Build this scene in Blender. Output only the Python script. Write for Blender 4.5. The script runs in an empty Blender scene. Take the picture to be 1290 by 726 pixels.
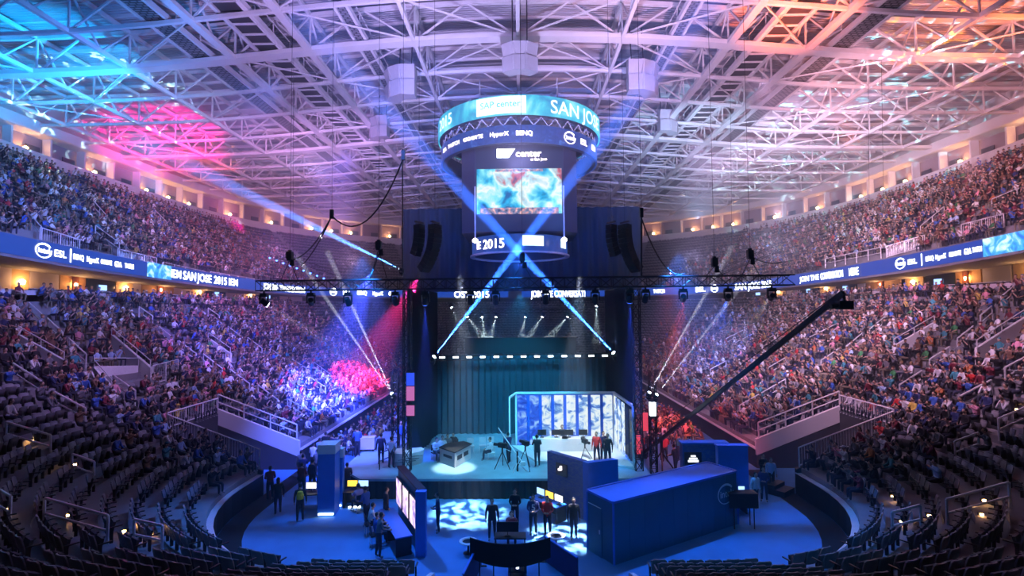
import bpy, math, random
import numpy as np
from mathutils import Vector, Matrix, Euler
random.seed(7)
C = bpy.data.collections.new('arena'); bpy.context.scene.collection.children.link(C)
scene = bpy.context.scene
PI = math.pi

# ------------------------------------------------------------------ camera, world, exposure
FPX, CX, CY = 645.0, 645.0, 363.0
PITCH, YAW, ROLL = math.radians(2.57), math.radians(0.9), math.radians(0.45)
EYE = Vector((0.0, 0.0, 10.0))
cam_data = bpy.data.cameras.new('camera'); cam = bpy.data.objects.new('camera', cam_data)
C.objects.link(cam); scene.camera = cam
cam_data.sensor_width = 36.0; cam_data.lens = 36.0 * FPX / 1290.0
cam_data.clip_start = 0.1; cam_data.clip_end = 500
CAMROT = (Euler((0, 0, YAW)).to_matrix() @ Euler((PI/2 + PITCH, 0, 0)).to_matrix() @ Matrix.Rotation(ROLL*-1, 3, 'Z'))
cam.matrix_world = Matrix.Translation(EYE) @ CAMROT.to_4x4()

scene.view_settings.view_transform = 'Standard'; scene.view_settings.look = 'None'
scene.view_settings.gamma = 1.0; scene.view_settings.use_curve_mapping = False
scene.view_settings.exposure = 0.22
world = bpy.data.worlds.new('world'); scene.world = world; world.use_nodes = True
wn = world.node_tree; wn.nodes.clear()
wo = wn.nodes.new('ShaderNodeOutputWorld'); wb = wn.nodes.new('ShaderNodeBackground')
wb.inputs[0].default_value = (0.0, 0.0, 0.0, 1); wb.inputs[1].default_value = 0.0
wv = wn.nodes.new('ShaderNodeVolumeScatter'); wv.inputs['Color'].default_value = (0.78, 0.84, 1.0, 1)
wv.inputs['Density'].default_value = 0.0037; wv.inputs['Anisotropy'].default_value = 0.25
wn.links.new(wb.outputs[0], wo.inputs['Surface']); wn.links.new(wv.outputs[0], wo.inputs['Volume'])
scene.cycles.max_bounces = 5; scene.cycles.diffuse_bounces = 3; scene.cycles.glossy_bounces = 2
scene.cycles.transparent_max_bounces = 6; scene.cycles.volume_bounces = 0
scene.cycles.sample_clamp_indirect = 4.0; scene.cycles.sample_clamp_direct = 0.0
scene.cycles.use_light_tree = True
scene.cycles.caustics_reflective = False; scene.cycles.caustics_refractive = False

def ray(px, py):
    return (CAMROT @ Vector(((px-CX)/FPX, -(py-CY)/FPX, -1.0))).normalized()
def at(px, py, depth):                      # point at distance DEPTH down the hall (world y)
    d = ray(px, py); return EYE + d*(depth/d.y)
def on(px, py, z=0.0):                      # point on the horizontal level z
    d = ray(px, py); return EYE + d*((z-EYE.z)/d.z)

LIGHT_K = 1.0
def lamp(name, kind, loc, target, color, power, size=40, blend=0.5, radius=0.15, tex=None):
    ld = bpy.data.lights.new(name, kind); ld.color = color; ld.energy = power*LIGHT_K
    o = bpy.data.objects.new(name, ld); C.objects.link(o); o.location = loc
    if kind == 'SPOT':
        ld.spot_size = math.radians(size); ld.spot_blend = blend; ld.shadow_soft_size = radius
    elif kind == 'POINT': ld.shadow_soft_size = radius
    elif kind == 'AREA': ld.size = radius
    if target is not None:
        o.rotation_euler = (Vector(target)-Vector(loc)).to_track_quat('-Z', 'Y').to_euler()
    if tex:
        ld.use_nodes = True; tex(ld.node_tree)
    return o

# ---- lights of the show: washes thrown at the roof steel
def V(*a): return Vector(a)
ROOFZ = 30.0
def rp(px, py): return on(px, py, ROOFZ)
WK = 0.42
WASH = [ # (pixel on the roof, colour, power, cone, lamp position)
 ((655, 60),  (0.55, 0.48, 1.0), 60000, 85, V(0, 22, 16)),
 ((450, 80),  (0.58, 0.42, 1.0), 46000, 80, V(-9, 22, 16)),
 ((880, 80),  (1.0, 0.55, 0.85), 50000, 75, V(9, 22, 16)),
 ((1010, 20), (1.0, 0.16, 0.03), 170000, 28, V(16, 24, 17)),
 ((1150, 110), (1.0, 0.36, 0.40), 36000, 60, V(24, 27, 17)),
 ((1240, 40), (1.0, 0.20, 0.04), 60000, 32, V(32, 26, 20)),
 ((60, 90),  (0.0, 0.40, 1.0), 130000, 46, V(-24, 34, 18)),
 ((150, 20),  (0.02, 0.25, 0.9), 26000, 55, V(-18, 26, 18)),
 ((215, 180), (1.0, 0.01, 0.28), 300000, 30, V(-24, 44, 17)),
 ((265, 210), (1.0, 0.08, 0.02), 90000, 13, V(-22, 50, 17)),
 ((880, 180), (0.40, 0.66, 1.0), 70000, 50, V(14, 40, 17)),
 ((1050, 190),(0.80, 0.66, 1.0), 60000, 60, V(22, 44, 18)),
 ((430, 190), (0.66, 0.34, 0.95), 40000, 50, V(-14, 40, 17)),
 ((590, 235), (0.10, 0.22, 1.0), 170000, 30, V(-5, 8, 18)),
 ((720, 235), (0.10, 0.22, 1.0), 170000, 30, V(5, 8, 18)),
 # the white fascia and suites
 ((90, 170), (0.35, 0.55, 1.0), 30000, 50, V(-14, 34, 20)), ((280, 240), (1.0, 0.35, 0.75), 40000, 46, V(-13, 27.5, 13)), ((440, 275), (0.95, 0.5, 0.8), 46000, 46, V(-9, 27, 12.6)),
 ((1230, 160), (1.0, 0.55, 0.70), 40000, 60, V(14, 34, 20)), ((1050, 235), (0.85, 0.65, 1.0), 50000, 46, V(13, 27.5, 13)), ((900, 275), (0.75, 0.6, 1.0), 46000, 46, V(9, 27, 12.6)),
]
for (p, col, pw, sz, loc) in WASH:
    lamp('wash_light', 'SPOT', loc, rp(*p), col, pw*WK, sz, 0.8, 0.3)

# ---- washes over the audience, thrown from unseen lamps high above the stage truss
CW = [ # (lamp position, target, colour, power, cone)
 (V(12, 26, 22), V(29, 36, 7), (0.95, 0.52, 0.86), 17000, 80),
 (V(10, 30, 20), V(26, 52, 7), (0.86, 0.58, 1.0), 30000, 66),
 (V(12, 26, 22), V(40, 45, 21), (0.95, 0.42, 0.66), 11500, 60),
 (V(-12, 26, 22), V(-28, 36, 7), (0.55, 0.34, 0.95), 11000, 80),
 (V(-10, 30, 20), V(-24, 50, 6), (0.22, 0.16, 1.0), 60000, 54),
 (V(-12, 26, 22), V(-40, 42, 20), (0.12, 0.26, 1.0), 34000, 60),
 (V(-10, 34, 22), V(-38, 70, 20), (0.75, 0.30, 0.85), 30000, 50),
]
for p, t, c, w, s in CW: lamp('audience_light', 'SPOT', p, t, c, w, s, 0.7, 0.4)

# ---- floor and stage light
def gobo(nt):                                # cut-out pattern in front of the lamp
    e = nt.nodes.get('Emission') or nt.nodes.new('ShaderNodeEmission'); tc = nt.nodes.new('ShaderNodeTexCoord'); nz = nt.nodes.new('ShaderNodeTexNoise')
    nz.inputs['Scale'].default_value = 26; nz.inputs['Detail'].default_value = 3; cr = nt.nodes.new('ShaderNodeValToRGB'); cr.color_ramp.elements[0].position = 0.47; cr.color_ramp.elements[1].position = 0.55
    nt.links.new(tc.outputs['Normal'], nz.inputs['Vector']); nt.links.new(nz.outputs['Fac'], cr.inputs[0]); nt.links.new(cr.outputs[0], e.inputs['Strength'])
FL = [ # floor washes: lamp, target, colour, power, cone, gobo
 (V(-8, 26, 13), V(-8, 22, 0), (0.02, 0.22, 1.0), 7500, 75, None), (V(8, 26, 13), V(8, 23, 0), (0.02, 0.22, 1.0), 7500, 75, None), (V(0, 26, 13), V(0, 20, 0), (0.02, 0.22, 1.0), 5500, 70, None),
 (V(-5, 4, 22), V(-4, 25, 1), (0.03, 0.32, 0.85), 3500, 42, None), (V(6, 4, 22), V(6, 25, 1), (0.03, 0.32, 0.85), 4500, 42, None),  # added unseen front fills above the viewer, brighten the container's near side
 (V(-3, 25.5, 12), on(590, 648), (0.8, 0.85, 1.0), 60000, 20, gobo), (V(3, 25.5, 12), on(712, 675), (0.8, 0.85, 1.0), 60000, 18, gobo),
 (V(-2, 26, 11), V(-3, 31, 1), (0.12, 0.60, 0.95), 3600, 60, None), (V(3, 26, 11), V(2, 31, 1), (0.12, 0.60, 0.95), 3200, 60, None),
 (V(-3, 28, 11), V(-3.8, 29.5, 1.5), (0.95, 1.0, 0.95), 11000, 16, None), (V(-9, 26, 11), V(-8.5, 31, 1), (0.45, 0.35, 1.0), 5000, 40, None), (V(-8, 27, 12), V(-12, 37, 1), (0.10, 0.14, 1.0), 30000, 60, None), (V(8, 27.5, 12), V(11.5, 37, 1), (0.9, 0.15, 0.25), 9000, 50, None),
 (V(3, 28, 10), V(3.5, 32, 1.5), (0.9, 0.97, 1.0), 4000, 34, None),
 (V(-6, 30, 12), at(445, 497, 58), (1.0, 0.02, 0.22), 520000, 15, None), (V(-8, 27, 12), at(400, 515, 47), (0.05, 0.08, 1.0), 420000, 22, None),
 (V(0, 27.5, 12.5), at(655, 315, 57), (0.03, 0.14, 1.0), 16000, 46, None), (V(0, 28, 11), at(655, 500, 37), (0.03, 0.40, 0.75), 9000, 60, None),
 (V(8, 27, 12), at(900, 430, 60), (0.15, 0.25, 1.0), 120000, 16, None), (V(8, 28, 12), at(850, 545, 42), (1.0, 0.12, 0.05), 30000, 14, None),
]
for p, t, c, w, s, g in FL: lamp('floor_light', 'SPOT', p, t, c, w, s, 0.6, 0.1, g)

def speck(nt):
    gobo(nt)
    for n in nt.nodes:
        if n.type == 'TEX_NOISE': n.inputs['Scale'].default_value = 30
        if n.type == 'VALTORGB': n.color_ramp.elements[0].position = 0.60; n.color_ramp.elements[1].position = 0.66
for p, t, c, w, s in [(V(20, 40, 17), rp(1060, 180), (0.15, 0.85, 1.0), 260000, 50), (V(22, 34, 17), rp(1180, 90), (0.2, 0.8, 1.0), 160000, 46), (V(-22, 40, 17), rp(120, 140), (0.5, 0.95, 1.0), 260000, 44),
                      (V(14, 44, 20), at(1000, 260, 85), (0.4, 0.9, 1.0), 200000, 34), (V(24, 34, 18), rp(1200, 60), (1.0, 0.4, 0.02), 160000, 40), (V(14, 50, 17), rp(960, 215), (0.5, 0.9, 1.0), 260000, 36), (V(-20, 48, 17), rp(255, 205), (1.0, 0.3, 0.02), 160000, 22)]:
    lamp('patterned_light', 'SPOT', p, t, c, w*0.45, s, 0.5, 0.02, speck)

def beam_lamp(name, o0, tg, col, pw, size, length, dens=0.03, blend=0.3, radius=0.02, label='', group=None):
    """a narrow lamp together with an added cone of denser haze, shaped to show its beam"""
    o0, tg = Vector(o0), Vector(tg); d = (tg-o0).normalized(); l = lamp(name, 'SPOT', o0, tg, col, pw, size, blend, radius)
    r1 = math.tan(math.radians(size/2))*length*1.03; n = 16; u = Vector((0, 0, 1)) if abs(d.z) < 0.9 else Vector((1, 0, 0)); x = d.cross(u).normalized(); z = x.cross(d)
    vs = [o0+d*0.02+(x*math.cos(2*PI*i/n)+z*math.sin(2*PI*i/n))*(0.05) for i in range(n)]+[o0+d*length+(x*math.cos(2*PI*i/n)+z*math.sin(2*PI*i/n))*(r1+0.05) for i in range(n)]
    fs = [(i, n+i, n+(i+1) % n, (i+1) % n) for i in range(n)]+[tuple(range(n)), tuple(reversed(range(n, 2*n)))]
    me = bpy.data.meshes.new('beam_haze_cone'); me.from_pydata([tuple(v-o0) for v in vs], [], fs); k = 'haze%.3f' % dens; m = bpy.data.materials.get(k)
    if m is None:
        m = bpy.data.materials.new(k); m.use_nodes = True; nt = m.node_tree; nt.nodes.clear(); mo = nt.nodes.new('ShaderNodeOutputMaterial'); vv = nt.nodes.new('ShaderNodeVolumeScatter')
        vv.inputs['Density'].default_value = dens; vv.inputs['Anisotropy'].default_value = 0.2; vv.inputs['Color'].default_value = (0.9, 0.93, 1, 1); nt.links.new(vv.outputs[0], mo.inputs['Volume'])
    me.materials.append(m); o = bpy.data.objects.new('light_beam', me); C.objects.link(o); o.location = o0; o['kind'] = 'stuff'; o['label'] = label; o['category'] = 'light beam'
    if group: o['group'] = group
    return o

# ------------------------------------------------------------------ helpers
def tag(o, label=None, cat=None, group=None, kind=None):
    if label: o['label'] = label
    if cat: o['category'] = cat
    if group: o['group'] = group
    if kind: o['kind'] = kind
    return o
def wm(o):
    m = Matrix.LocRotScale(o.location, o.rotation_euler, o.scale)
    return wm(o.parent) @ m if o.parent else m
def thing(name, loc=(0, 0, 0), rz=0.0, label=None, cat=None, group=None):
    o = bpy.data.objects.new(name, None); C.objects.link(o); o.empty_display_size = 0.3
    o.location = loc; o.rotation_euler = (0, 0, rz)
    return tag(o, label, cat, group)
class MB:
    def __init__(s): s.v = []; s.f = []; s.m = []
    def add(s, vs, fs, m=0):
        k = len(s.v); s.v += [tuple(v) for v in vs]
        for f in fs: s.f.append(tuple(i+k for i in f)); s.m.append(m)
        return s
    def box(s, c, d, rot=None, m=0, taper=1.0):
        c = Vector(c); x, y, z = d[0]/2, d[1]/2, d[2]/2; t = taper
        vs = [Vector(p) for p in ((-x,-y,-z),(x,-y,-z),(x,y,-z),(-x,y,-z),(-x*t,-y*t,z),(x*t,-y*t,z),(x*t,y*t,z),(-x*t,y*t,z))]
        if rot is not None:
            if isinstance(rot, (int, float)): rot = Matrix.Rotation(rot, 3, 'Z')
            vs = [rot @ v for v in vs]
        return s.add([v+c for v in vs], [(0,3,2,1),(4,5,6,7),(0,1,5,4),(1,2,6,5),(2,3,7,6),(3,0,4,7)], m)
    def beam(s, p, q, w, h, m=0, up=(0, 0, 1)):
        p, q = Vector(p), Vector(q); d = (q-p)
        if d.length < 1e-6: return s
        y = d.normalized(); u = Vector(up)
        if abs(y.dot(u)) > 0.98: u = Vector((1, 0, 0)) if abs(y.x) < 0.9 else Vector((0, 1, 0))
        x = y.cross(u).normalized(); z = x.cross(y)
        a, b = x*(w/2), z*(h/2)
        vs = [p-a-b, p+a-b, p+a+b, p-a+b, q-a-b, q+a-b, q+a+b, q-a+b]
        return s.add(vs, [(0,1,2,3),(7,6,5,4),(0,4,5,1),(1,5,6,2),(2,6,7,3),(3,7,4,0)], m)
    def tube(s, p, q, r, n=6, r2=None, m=0, cap=True):
        p, q = Vector(p), Vector(q); y = (q-p).normalized(); u = Vector((0, 0, 1)) if abs(y.z) < 0.9 else Vector((1, 0, 0))
        x = y.cross(u).normalized(); z = x.cross(y); r2 = r if r2 is None else r2
        vs = [p+(x*math.cos(t)+z*math.sin(t))*r for t in [2*PI*i/n for i in range(n)]]
        vs += [q+(x*math.cos(t)+z*math.sin(t))*r2 for t in [2*PI*i/n for i in range(n)]]
        fs = [(i, (i+1) % n, n+(i+1) % n, n+i) for i in range(n)]
        if cap: fs += [tuple(reversed(range(n))), tuple(range(n, 2*n))]
        return s.add(vs, fs, m)
    def path(s, pts, r, n=6, m=0):
        for a, b in zip(pts[:-1], pts[1:]): s.tube(a, b, r, n, m=m)
        return s
    def lathe(s, prof, n=12, c=(0, 0, 0), m=0, a0=0, a1=2*PI):
        c = Vector(c); full = abs(a1-a0-2*PI) < 1e-6; k = n if full else n+1; vs = []
        for r, z in prof:
            for i in range(k):
                t = a0+(a1-a0)*i/n; vs.append(c+Vector((r*math.cos(t), r*math.sin(t), z)))
        fs = []
        for j in range(len(prof)-1):
            for i in range(n):
                i2 = (i+1) % k; fs.append((j*k+i, j*k+i2, (j+1)*k+i2, (j+1)*k+i))
        return s.add(vs, fs, m)
    def prism(s, poly, z0, z1, m=0):
        n = len(poly); vs = [(x, y, z0) for x, y in poly]+[(x, y, z1) for x, y in poly]
        return s.add(vs, [tuple(reversed(range(n))), tuple(range(n, 2*n))]+[(i, (i+1) % n, n+(i+1) % n, n+i) for i in range(n)], m)
    def slab(s, poly3, off, m=0):           # a polygon in space given thickness OFF (vector)
        n = len(poly3); off = Vector(off); vs = [Vector(p) for p in poly3]; vs += [v+off for v in vs]
        return s.add(vs, [tuple(reversed(range(n))), tuple(range(n, 2*n))]+[(i, (i+1) % n, n+(i+1) % n, n+i) for i in range(n)], m)
    def build(s, name, mats, parent=None, world=False, smooth=False, origin=True):
        if not isinstance(mats, (list, tuple)): mats = [mats]
        a = np.array(s.v, dtype=np.float64).reshape(-1, 3); loc = Vector((0, 0, 0))
        if parent is not None and world:
            im = np.array(wm(parent).inverted()); a = a @ im[:3, :3].T + im[:3, 3]
        if parent is None and origin and len(a):
            loc = Vector(((a[:, 0].min()+a[:, 0].max())/2, (a[:, 1].min()+a[:, 1].max())/2, a[:, 2].min())); a = a-np.array(loc)
        me = bpy.data.meshes.new(name); me.from_pydata(a.tolist(), [], s.f)
        for mm in mats: me.materials.append(mm)
        if len(mats) > 1: me.polygons.foreach_set('material_index', s.m)
        if smooth: me.polygons.foreach_set('use_smooth', [True]*len(me.polygons))
        me.update()
        o = bpy.data.objects.new(name, me); C.objects.link(o); o.location = loc
        if parent is not None: o.parent = parent
        return o
def copy_tree(o, parent=None):
    c = o.copy(); C.objects.link(c)
    if parent is not None: c.parent = parent
    for ch in list(o.children): copy_tree(ch, c)
    return c

# ------------------------------------------------------------------ materials
def mat(name, col, rough=0.6, metal=0.0, var=0.12, scale=3.0, bump=0.0, emit=None, estr=0.0, coords='Object'):
    m = bpy.data.materials.new(name); m.use_nodes = True; nt = m.node_tree; b = nt.nodes['Principled BSDF']
    b.inputs['Roughness'].default_value = rough; b.inputs['Metallic'].default_value = metal
    tc = nt.nodes.new('ShaderNodeTexCoord'); nz = nt.nodes.new('ShaderNodeTexNoise'); nz.inputs['Scale'].default_value = scale
    nz.inputs['Detail'].default_value = 3; nt.links.new(tc.outputs[coords], nz.inputs['Vector'])
    mx = nt.nodes.new('ShaderNodeMix'); mx.data_type = 'RGBA'
    mx.inputs[6].default_value = (*[c*(1-var) for c in col], 1); mx.inputs[7].default_value = (*[min(1, c*(1+var)) for c in col], 1)
    nt.links.new(nz.outputs['Fac'], mx.inputs[0]); nt.links.new(mx.outputs[2], b.inputs['Base Color'])
    if bump:
        bp = nt.nodes.new('ShaderNodeBump'); bp.inputs['Strength'].default_value = bump
        nt.links.new(nz.outputs['Fac'], bp.inputs['Height']); nt.links.new(bp.outputs[0], b.inputs['Normal'])
    if emit:
        b.inputs['Emission Color'].default_value = (*emit, 1); b.inputs['Emission Strength'].default_value = estr
    return m
def glow(name, col, s, light=False):
    m = mat(name, (0.02, 0.02, 0.02), 0.4, emit=col, estr=s)
    m.cycles.emission_sampling = 'AUTO' if light else 'NONE'
    return m
def colmat(name, rough=0.8):                # colour from the mesh's own attribute
    m = bpy.data.materials.new(name); m.use_nodes = True; nt = m.node_tree; b = nt.nodes['Principled BSDF']
    b.inputs['Roughness'].default_value = rough
    at_ = nt.nodes.new('ShaderNodeAttribute'); at_.attribute_name = 'Col'; nt.links.new(at_.outputs['Color'], b.inputs['Base Color']); return m
def objmat(name, rough=0.8):                # colour from the object's own colour
    m = bpy.data.materials.new(name); m.use_nodes = True; nt = m.node_tree; b = nt.nodes['Principled BSDF']
    b.inputs['Roughness'].default_value = rough
    oi = nt.nodes.new('ShaderNodeObjectInfo'); nt.links.new(oi.outputs['Color'], b.inputs['Base Color']); return m
M = {}
M['steel'] = mat('white_painted_steel', (0.74, 0.72, 0.74), 0.5, 0.0, 0.08, 0.6)
M['steel2'] = mat('grey_painted_steel', (0.40, 0.39, 0.41), 0.5, 0.0, 0.1, 0.6)
M['black'] = mat('black_metal', (0.012, 0.012, 0.014), 0.45)
M['blackcloth'] = mat('black_drape', (0.008, 0.009, 0.012), 0.9)
M['concrete'] = mat('tier_concrete', (0.22, 0.215, 0.23), 0.8, 0, 0.2, 1.5, 0.1)
M['white'] = mat('white_paint', (0.75, 0.73, 0.74), 0.55, 0, 0.06, 1.0)
M['offwhite'] = mat('pale_wall_paint', (0.62, 0.56, 0.60), 0.7, 0, 0.08, 0.5)
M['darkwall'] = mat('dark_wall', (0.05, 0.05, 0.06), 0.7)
M['seat'] = mat('grey_seat_plastic', (0.22, 0.22, 0.25), 0.45, 0, 0.1, 2)
M['seatpad'] = mat('charcoal_seat_fabric', (0.07, 0.07, 0.085), 0.8)
M['chrome'] = mat('pale_painted_rail', (0.78, 0.78, 0.80), 0.35, 0.3)
M['tan'] = mat('tan_wall', (0.55, 0.38, 0.2), 0.7)
M['blue'] = mat('blue_panel', (0.02, 0.20, 0.70), 0.5)
M['bluefloor'] = mat('blue_carpet', (0.10, 0.22, 0.62), 0.7, 0, 0.25, 2.0, 0.05)
M['skin'] = mat('skin', (0.50, 0.30, 0.22), 0.6)
M['hair'] = mat('dark_hair', (0.02, 0.014, 0.01), 0.7)
M['jeans'] = mat('dark_trousers', (0.02, 0.025, 0.05), 0.85)
M['shoe'] = mat('shoe_rubber', (0.25, 0.25, 0.27), 0.6)
M['shirt'] = objmat('shirt_cloth')
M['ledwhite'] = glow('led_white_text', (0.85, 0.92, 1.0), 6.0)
M['ledtext'] = glow('led_pink_white_text', (1.0, 0.88, 0.95), 4.0)
M['warm'] = glow('warm_lamp_glow', (1.0, 0.50, 0.18), 60.0)
M['spark'] = glow('bright_lens', (0.6, 0.75, 1.0), 60.0)
M['bluespark'] = glow('blue_lens', (0.05, 0.16, 1.0), 9.0)

# ------------------------------------------------------------------ plan of the bowl
XC, YC, HW, HL, RR = 0.3, 48.5, 14.5, 31.3, 9.0
def rdist(x, y):
    qx, qy = abs(x-XC)-(HW-RR), abs(y-YC)-(HL-RR)
    return math.hypot(max(qx, 0), max(qy, 0)) + min(max(qx, qy), 0) - RR
def sag(y): return 1.5*(1-math.exp(-max(0, y-32)/20.0))
def zl(r): return 1.2 + 0.36*r + 0.0049*r*r
def zu(r, y): return 15.1 + 0.745*(r-19.5) - sag(y)*0.9
A1, A2 = HW-RR, HL-RR                       # half straights
# base parameter u runs anticlockwise seen from above from (XC, near edge): near straight right half, right corner, right side, far corner, far straight, ...
SEG = [A1, RR*PI/2, 2*A2, RR*PI/2, 2*A1, RR*PI/2, 2*A2, RR*PI/2, A1]
UT = sum(SEG)
def ringpt(u, r):
    u = u % UT; s = SEG; y0, y1, xl, xr = YC-HL, YC+HL, XC-HW, XC+HW
    if u < s[0]: return (XC+u, y0-r, 0, -1, 1.0)
    u -= s[0]
    if u < s[1]: a = -PI/2+u/RR; return (XC+A1+(RR+r)*math.cos(a), YC-A2+(RR+r)*math.sin(a), math.cos(a), math.sin(a), (RR+r)/RR)
    u -= s[1]
    if u < s[2]: return (xr+r, YC-A2+u, 1, 0, 1.0)
    u -= s[2]
    if u < s[3]: a = u/RR; return (XC+A1+(RR+r)*math.cos(a), YC+A2+(RR+r)*math.sin(a), math.cos(a), math.sin(a), (RR+r)/RR)
    u -= s[3]
    if u < s[4]: return (XC+A1-u, y1+r, 0, 1, 1.0)
    u -= s[4]
    if u < s[5]: a = PI/2+u/RR; return (XC-A1+(RR+r)*math.cos(a), YC+A2+(RR+r)*math.sin(a), math.cos(a), math.sin(a), (RR+r)/RR)
    u -= s[5]
    if u < s[6]: return (xl-r, YC+A2-u, -1, 0, 1.0)
    u -= s[6]
    if u < s[7]: a = PI+u/RR; return (XC-A1+(RR+r)*math.cos(a), YC-A2+(RR+r)*math.sin(a), math.cos(a), math.sin(a), (RR+r)/RR)
    u -= s[7]
    return (XC-A1+u, y0-r, 0, -1, 1.0)
def ucuts(extra=()):
    us = []; acc = 0
    for k, L in enumerate(SEG):
        n = 14 if k in (1, 3, 5, 7) else max(2, int(L/3)); us += [acc+L*i/n for i in range(n)]; acc += L
    us = sorted(set([round(x, 5) for x in us+list(extra)])); return us+[UT]
U_R = SEG[0]+SEG[1]                         # u where the right side's straight begins (y = YC-A2)
U_L = sum(SEG[:6])                          # u where the left side's straight begins (y = YC+A2)
TUN = (28.3, 33.0, 5.3)                     # corner tunnels: from y to y, depth r
NOTCH = 3.3                                 # half width of the opening under the camera end
def in_tunnel(x, y, pad=0.0):
    r = rdist(x, y)
    if TUN[0]-pad < y < TUN[1]+pad and r < TUN[2]+pad and abs(x-XC) > HW-1: return True
    return abs(x-XC) < NOTCH+pad and y < YC-HL+1 and r < 10.5+pad
def hit(px, py, f, d0=4.0, d1=120.0):       # where the sight line through a pixel meets the surface z = f(x, y)
    d = ray(px, py); t = d0
    while t < d1:
        p = EYE+d*t
        z = f(p.x, p.y)
        if z is not None and p.z < z: return p
        t += 0.05
    return None
def f_low(x, y):
    r = rdist(x, y); return zl(r) if 0 < r < 24 else (0.0 if r <= 0 else None)
def f_up(x, y):
    r = rdist(x, y); return zu(r, y) if 19.5 < r < 36 else None
def poly_ring(r, side, y0=20.0, n=220):     # polyline from the near end to the far centre; side -1 left, +1 right
    pts = []; 
    for i in range(n+1):
        u = UT/2*i/n; x, y, nx, ny, k = ringpt(u if side > 0 else UT-u if u > 0 else 0, r)
        if y >= y0: pts.append((x, y, nx, ny))
    return pts
def project(p):
    v = CAMROT.transposed() @ (Vector(p)-EYE); return (CX+FPX*v.x/-v.z, CY-FPX*v.y/-v.z)

# ------------------------------------------------------------------ text
def text_geo(s, size=1.0):
    cu = bpy.data.curves.new('t', 'FONT'); cu.body = s; cu.size = size; cu.offset = 0.012*size
    cu.resolution_u = 3
    o = bpy.data.objects.new('t', cu); C.objects.link(o); bpy.context.view_layer.update()
    me = bpy.data.meshes.new_from_object(o.evaluated_get(bpy.context.evaluated_depsgraph_get()))
    v = [tuple(x.co[:2]) for x in me.vertices]; f = [tuple(p.vertices) for p in me.polygons]
    bpy.data.objects.remove(o); bpy.data.curves.remove(cu); bpy.data.meshes.remove(me)
    return v, f
def swoosh(cx, cy, rx, ry, w=0.12, n=28):   # open oval ring as 2-D faces
    v = []; f = []
    for i in range(n+1):
        t = 0.6+2*PI*0.93*i/n; ww = w*(0.5+abs(math.sin(t/2+1)))
        v += [(cx+rx*math.cos(t), cy+ry*math.sin(t)), (cx+(rx-ww)*math.cos(t), cy+(ry-ww)*math.sin(t))]
    for i in range(n): f.append((2*i, 2*i+1, 2*i+3, 2*i+2))
    return v, f
def flatmark(items, fn, name, material, parent=None, thick=None):
    """items: list of (verts2d, faces); fn maps 2-D (a, b) to a point in space"""
    mb = MB()
    for v, f in items: mb.add([fn(a, b) for a, b in v], f)
    return mb.build(name, material, parent, world=parent is not None)
def logo_intel(cx, cy, h):                  # word in an open oval
    v, f = text_geo('intel', h*0.62); w = max(a for a, b in v)
    return [([(a+cx-w/2, b+cy-h*0.2) for a, b in v], f), swoosh(cx, cy, w*0.72, h*0.62, h*0.09)]
def words_at(s, cx, cy, h):
    v, f = text_geo(s, h/0.72); w = max(a for a, b in v); return [([(a+cx-w/2, b+cy-h/2) for a, b in v], f)], w

_o1 = ['first', 'second', 'third', 'fourth', 'fifth', 'sixth', 'seventh', 'eighth', 'ninth', 'tenth', 'eleventh', 'twelfth', 'thirteenth', 'fourteenth', 'fifteenth', 'sixteenth', 'seventeenth', 'eighteenth', 'nineteenth']
_o10 = ['', '', 'twenty', 'thirty', 'forty', 'fifty', 'sixty', 'seventy', 'eighty', 'ninety']
def ORD(i):                                 # ordinal word of a zero-based count
    n = i+1
    if n < 20: return _o1[n-1]
    if n < 100: return (_o10[n//10][:-1]+'ieth') if n % 10 == 0 else _o10[n//10]+'-'+_o1[n % 10-1]
    return 'hundred-and-'+ORD(n-101) if n > 100 else 'hundredth'

# ------------------------------------------------------------------ the hall's shell
def struct(o, label=None): return tag(o, label, kind='structure')
uc = ucuts([NOTCH, UT-NOTCH, U_R+TUN[0]-(YC-A2), U_R+TUN[1]-(YC-A2), U_L+(YC+A2)-TUN[0], U_L+(YC+A2)-TUN[1]])
def ring_surface(name, prof, material, skip=None, y0=None, thickness=None, zf=None):
    """sweep a profile of (r, z) round the bowl; zf(r,z,y) may bend z"""
    mb = MB(); vs = []; fs = []; n = len(prof)
    for u in uc:
        for r, z in prof:
            x, y, nx, ny, k = ringpt(min(u, UT-1e-6) if u < UT else 0, r)
            vs.append((x, y, zf(r, z, y) if zf else z))
    for i in range(len(uc)-1):
        for j in range(n-1):
            a = i*n+j; q = [vs[a], vs[a+1], vs[a+n+1], vs[a+n]]
            cx = sum(p[0] for p in q)/4; cy = sum(p[1] for p in q)/4
            if y0 is not None and cy < y0: continue
            rm = (prof[j][0]+prof[j+1][0])/2
            if skip and skip(cx, cy, rm): continue
            fs.append((a, a+n, a+n+1, a+1))
    mb.add(vs, fs); return mb.build(name, material, origin=False)
# floor
fl = MB(); fl.box((XC, 50, -0.1), (150, 140, 0.2))
M['carpet'] = mat('blue_event_carpet', (0.07, 0.24, 0.48), 0.75, 0, 0.2, 1.2, 0.05)
tag(fl.build('floor', M['carpet']), kind='structure')
ROW = 0.85; NROW = 25
prof = [(0.25, 0.0), (0.25, 1.1)]
rows = [0.25+ROW*k for k in range(NROW+1)]
for k in range(NROW): prof += [(rows[k], zl(rows[k]+0.4)), (rows[k+1], zl(rows[k]+0.4))]
prof.append((rows[-1], zl(rows[-1]+0.4)))
R_T = rows[6]; R_N = rows[12]
def skip_low(x, y, r):
    if r < R_T+0.01 and TUN[0] < y < TUN[1] and abs(x-XC) > HW-0.5: return True
    return abs(x-XC) < NOTCH and y < YC-HL+1 and r < R_N+0.01
struct(ring_surface('lower_stand', prof, M['concrete'], skip_low))
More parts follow.
